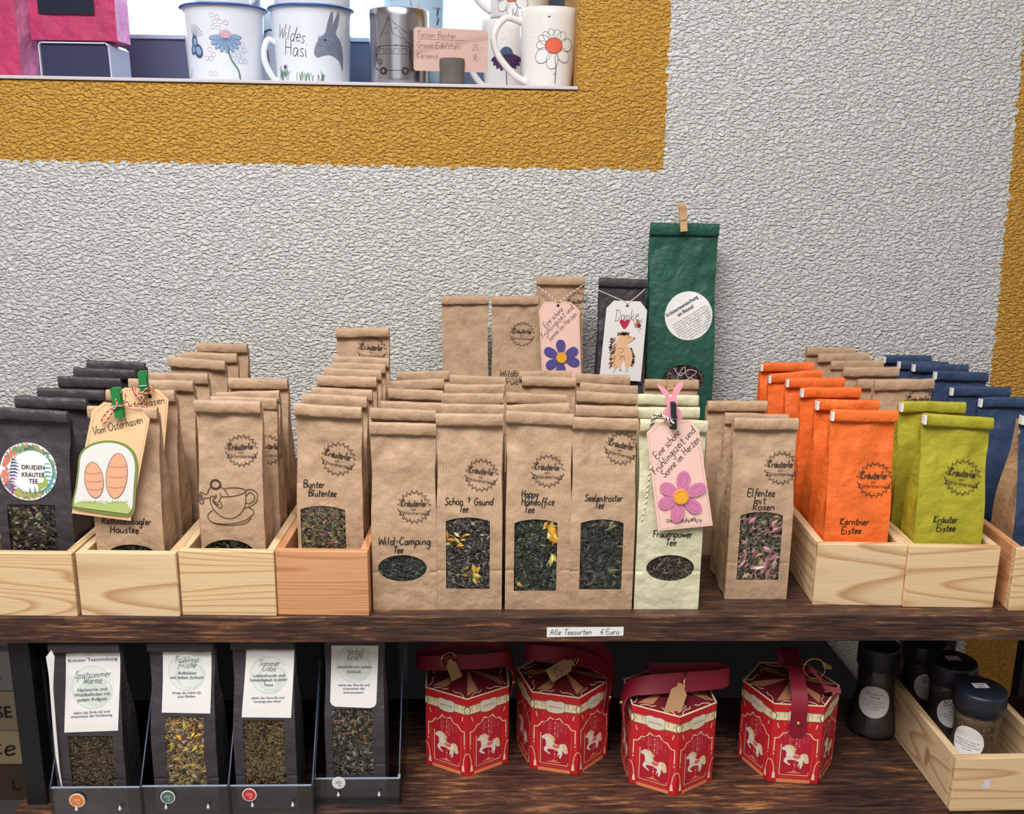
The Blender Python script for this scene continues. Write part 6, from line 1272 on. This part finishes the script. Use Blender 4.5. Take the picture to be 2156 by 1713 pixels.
# ------------------------------------------------------------------ spice jars and their box
LIDM = flat('black_lid', rgb(30, 34, 46), .38); PEPPER = herbs('pepper_dark', [(52, 50, 46, 3), (78, 74, 66, 2), (34, 32, 32, 3), (110, 100, 86, .6)]); PEPPER2 = herbs('pepper_brown', [(112, 92, 68, 3), (146, 122, 92, 2), (74, 60, 48, 2), (180, 156, 120, .6)])
def jar(label, X, Y, Z, h, rl, rb, fill, lab, tone, group='spice jars with black lids', rot=0.0):
    t = thing('spice_jar', label, 'spice jar', (X, Y, Z), (0, 0, rot), group); lh = h * .24; z1 = h - lh
    pr = [(.001, .0006), (rb * .9, .0006), (rb, .004), (rb * .99, .010), (rb * .90, z1 * .28), (rb * .76, z1 * .52), (rb * .72, z1 * .66), (rb * .74, z1 * .82), (rl * .93, z1 * .94), (rl * .9, z1 + .002)]
    m = MB(); m.lathe(pr, GLASS, 36); m.build('glass_body', t)
    inner = [(0, .002)] + [(max(.001, q - .0018), z + .001) for q, z in pr[1:-1]]; ztop = inner[-1][1]
    m = MB(); m.lathe(inner + [(0, ztop)], flat(tone[0], rgb(*tone[1]), .9, var=.5, bscale=900), 30); core = m.build('seasoning', t)
    sc_ = MB(); rr_ = random.Random(len(label)); vs = []; fs = []
    rfun = lambda z: next((a_[0] + (b_[0] - a_[0]) * (z - a_[1]) / max(1e-6, b_[1] - a_[1]) for a_, b_ in zip(pr[1:], pr[2:]) if a_[1] <= z <= b_[1]), rb * .8)
    for i in range(1400):
        z = rr_.uniform(.004, ztop - .001); a = rr_.uniform(-PI * .75, PI * .75); q = rfun(z) - .0012; s_ = rr_.uniform(.0006, .0014); k = len(vs)
        for dx, dz in ((-s_, 0), (0, -s_ * .7), (s_, 0), (0, s_ * .7)): aa = a + dx / q; vs.append((q * math.sin(aa), -q * math.cos(aa), z + dz))
        fs.append((k, k + 1, k + 2, k + 3))
    sc_.add(vs, fs, fill); sc_.build('seasoning_grains', core, kind='stuff')
    m = MB(); m.lathe([(0, h), (rl * .90, h), (rl * .97, h - .0012), (rl, h - .004), (rl, z1 + .001), (rl * .97, z1), (rl * .9, z1), (rl * .9, z1 + .004), (0, z1 + .004)], LIDM, 40); m.build('lid', t, fix=True)
    for kind, *a in lab:
        if kind == 'side':
            u_, zc_, r_, lines = a; sh = Sheet(cyl(lambda z: rfun(zc_) + .0004 if False else rb * .80, a0=u_)); vs = []
            f0 = (lambda x, z, l: ((rfun(z) + .0007 + l * .0001) * math.sin(u_ + x / (rb * .8)), -(rfun(z) + .0007 + l * .0001) * math.cos(u_ + x / (rb * .8)), z)); sh = Sheet(f0); disc(sh, 0, zc_, r_, LAB, 0, 6, 36)
            for txt, x, z, sz, pen in lines:
                if pen: sh.pen(txt, x, zc_ + z, sz, INK, w=.0006)
                else: sh.type(txt, x, zc_ + z, sz, INK)
            sh.build('round_label', t)
        else:
            sh = Sheet(lambda x, z, l: (x, z, h + .0004 + l * .0001)); w_ = a[0]; sh.poly([(-w_, -.3 * w_), (w_, -.3 * w_), (w_, w_), (-w_, w_)], LAB, 0)
            sh.pen(a[1], -w_ * .6, w_ * .42, w_ * .5, GREYINK, w=.0005); sh.pen(a[2], -w_ * .7, -w_ * .16, w_ * .45, GREYINK, w=.0005); o_ = sh.build('lid_label', t)
    return t
TINY = [('Rosmarin- &', 0, .0085, .0042, 0), ('Thymian', 0, .0042, .0042, 0), ('Zutaten: Rosmarin, Thymian, Salz', 0, -.0005, .0020, 0), ('unbehandelt, getrocknet', 0, -.0034, .0020, 0), ('zum Würzen von Fleisch, Gemüse', 0, -.0066, .0020, 0), ('trocken lagern', 0, -.0098, .0020, 0)]
g = onz(1838, 1566, ZL); jy = g.y + .036; hJ = ZSB - ZL - .033
jar('spice jar with flared base standing alone outside the pine box', at(1839, 1480, jy).x, jy, ZL, .118, .0252, .0315, PEPPER, [('side', -.40, .050, .0205, TINY)], ('ground_pepper', (66, 60, 56)))
# the box
p1 = onz(1999, 1708, ZL); p2 = onz(1889, 1559, ZL); zt5 = at(2013, 1597, p1.y).z; depb = .236; rz = math.atan2(-(p2.x - p1.x), p2.y - p1.y); wb_ = at(2222, 1700, p1.y).x - p1.x
hb = zt5 - ZL; t = thing('wooden_box', 'pine box with spice jars on the lower shelf, knot on its long side', 'box', (p1.x, p1.y, ZL + .0003), (0, 0, rz), 'pine boxes on the lower shelf'); SPB = t
def bd(L_, loc, rot, mt=PINE2):
    m = MB(); m.box(0, L_, -.0045, .0045, 0, hb, mt); o = m.build('board', t, bevel=.0009); o.location = loc; o.rotation_euler = rot
bd(wb_, (0, .0045, 0), (0, 0, 0), PINE); bd(wb_, (0, depb - .0045, 0), (0, 0, 0)); bd(depb - .0182, (.0045, .0091, 0), (0, 0, PI / 2)); bd(depb - .0182, (wb_ - .0045, .0091, 0), (0, 0, PI / 2))
m = MB(); m.box(.009, wb_ - .009, .009, depb - .009, .0008, .005, PINE); m.build('base_board', t)
Mx = Matrix.Translation(Vector(t.location)) @ Matrix.Rotation(rz, 4, 'Z'); inv = Mx.inverted()
q = inv @ at(2077, 1650, p1.y); sh = Sheet(plane(0)); sh.poly([(q.x - .0045, q.z - .0055), (q.x + .004, q.z - .0048), (q.x + .0046, q.z + .0055), (q.x - .0038, q.z + .0052), (q.x - .003, q.z + .001)], flat('torn_paper', rgb(222, 212, 226), .7), 1); sh.build('torn_sticker', t)
sh = Sheet(lambda x, z, l: (-.0003 - l * .0001, x, z)); KN = flat('knot', rgb(170, 128, 92), .7); sh.poly(ell(.062, hb * .42, .0045, .012, 16, .1), KN, 0); sh.line(ell(.062, hb * .42, .006, .0145, 20, .1), .0005, flat('knot_ring', rgb(186, 142, 98), .7), 0, closed=True); sh.build('knot', t)
JZ = ZL + .0056
def injar(label, u, vlid, rpx, lab, tone, fill, Yj):
    c_ = at(u, vlid, Yj); rl = rpx * -(RC.transposed() @ c_).z / FPX; return jar(label, c_.x, Yj, JZ, c_.z - JZ, rl, rl * 1.22, fill, lab, tone)
injar('spice jar with brown contents and price label on lid, first in the box', 2067, 1446, 52, [('lid', .0085, '5,90', 'Salz'), ('side', -.78, .050, .0185, TINY[2:])], ('ground_brown', (120, 98, 76)), PEPPER2, p1.y + .068)
injar('spice jar with blank looking lid label, second in the pine box', 2009, 1388, 48, [('lid', .0085, '--', '-'), ('side', -.30, .052, .018, [('Brat', -.010, .008, .0085, 1), ('Salz', -.002, .001, .0085, 1)] + TINY[3:])], ('ground_pepper', (66, 60, 56)), PEPPER, p1.y + .130)
injar('spice jar rearmost in the pine box, half label showing', 1950, 1346, 44, [('side', -.10, .052, .018, [('Brat', -.008, .004, .008, 1)] + TINY[3:])], ('ground_pepper', (66, 60, 56)), PEPPER, p1.y + .192)
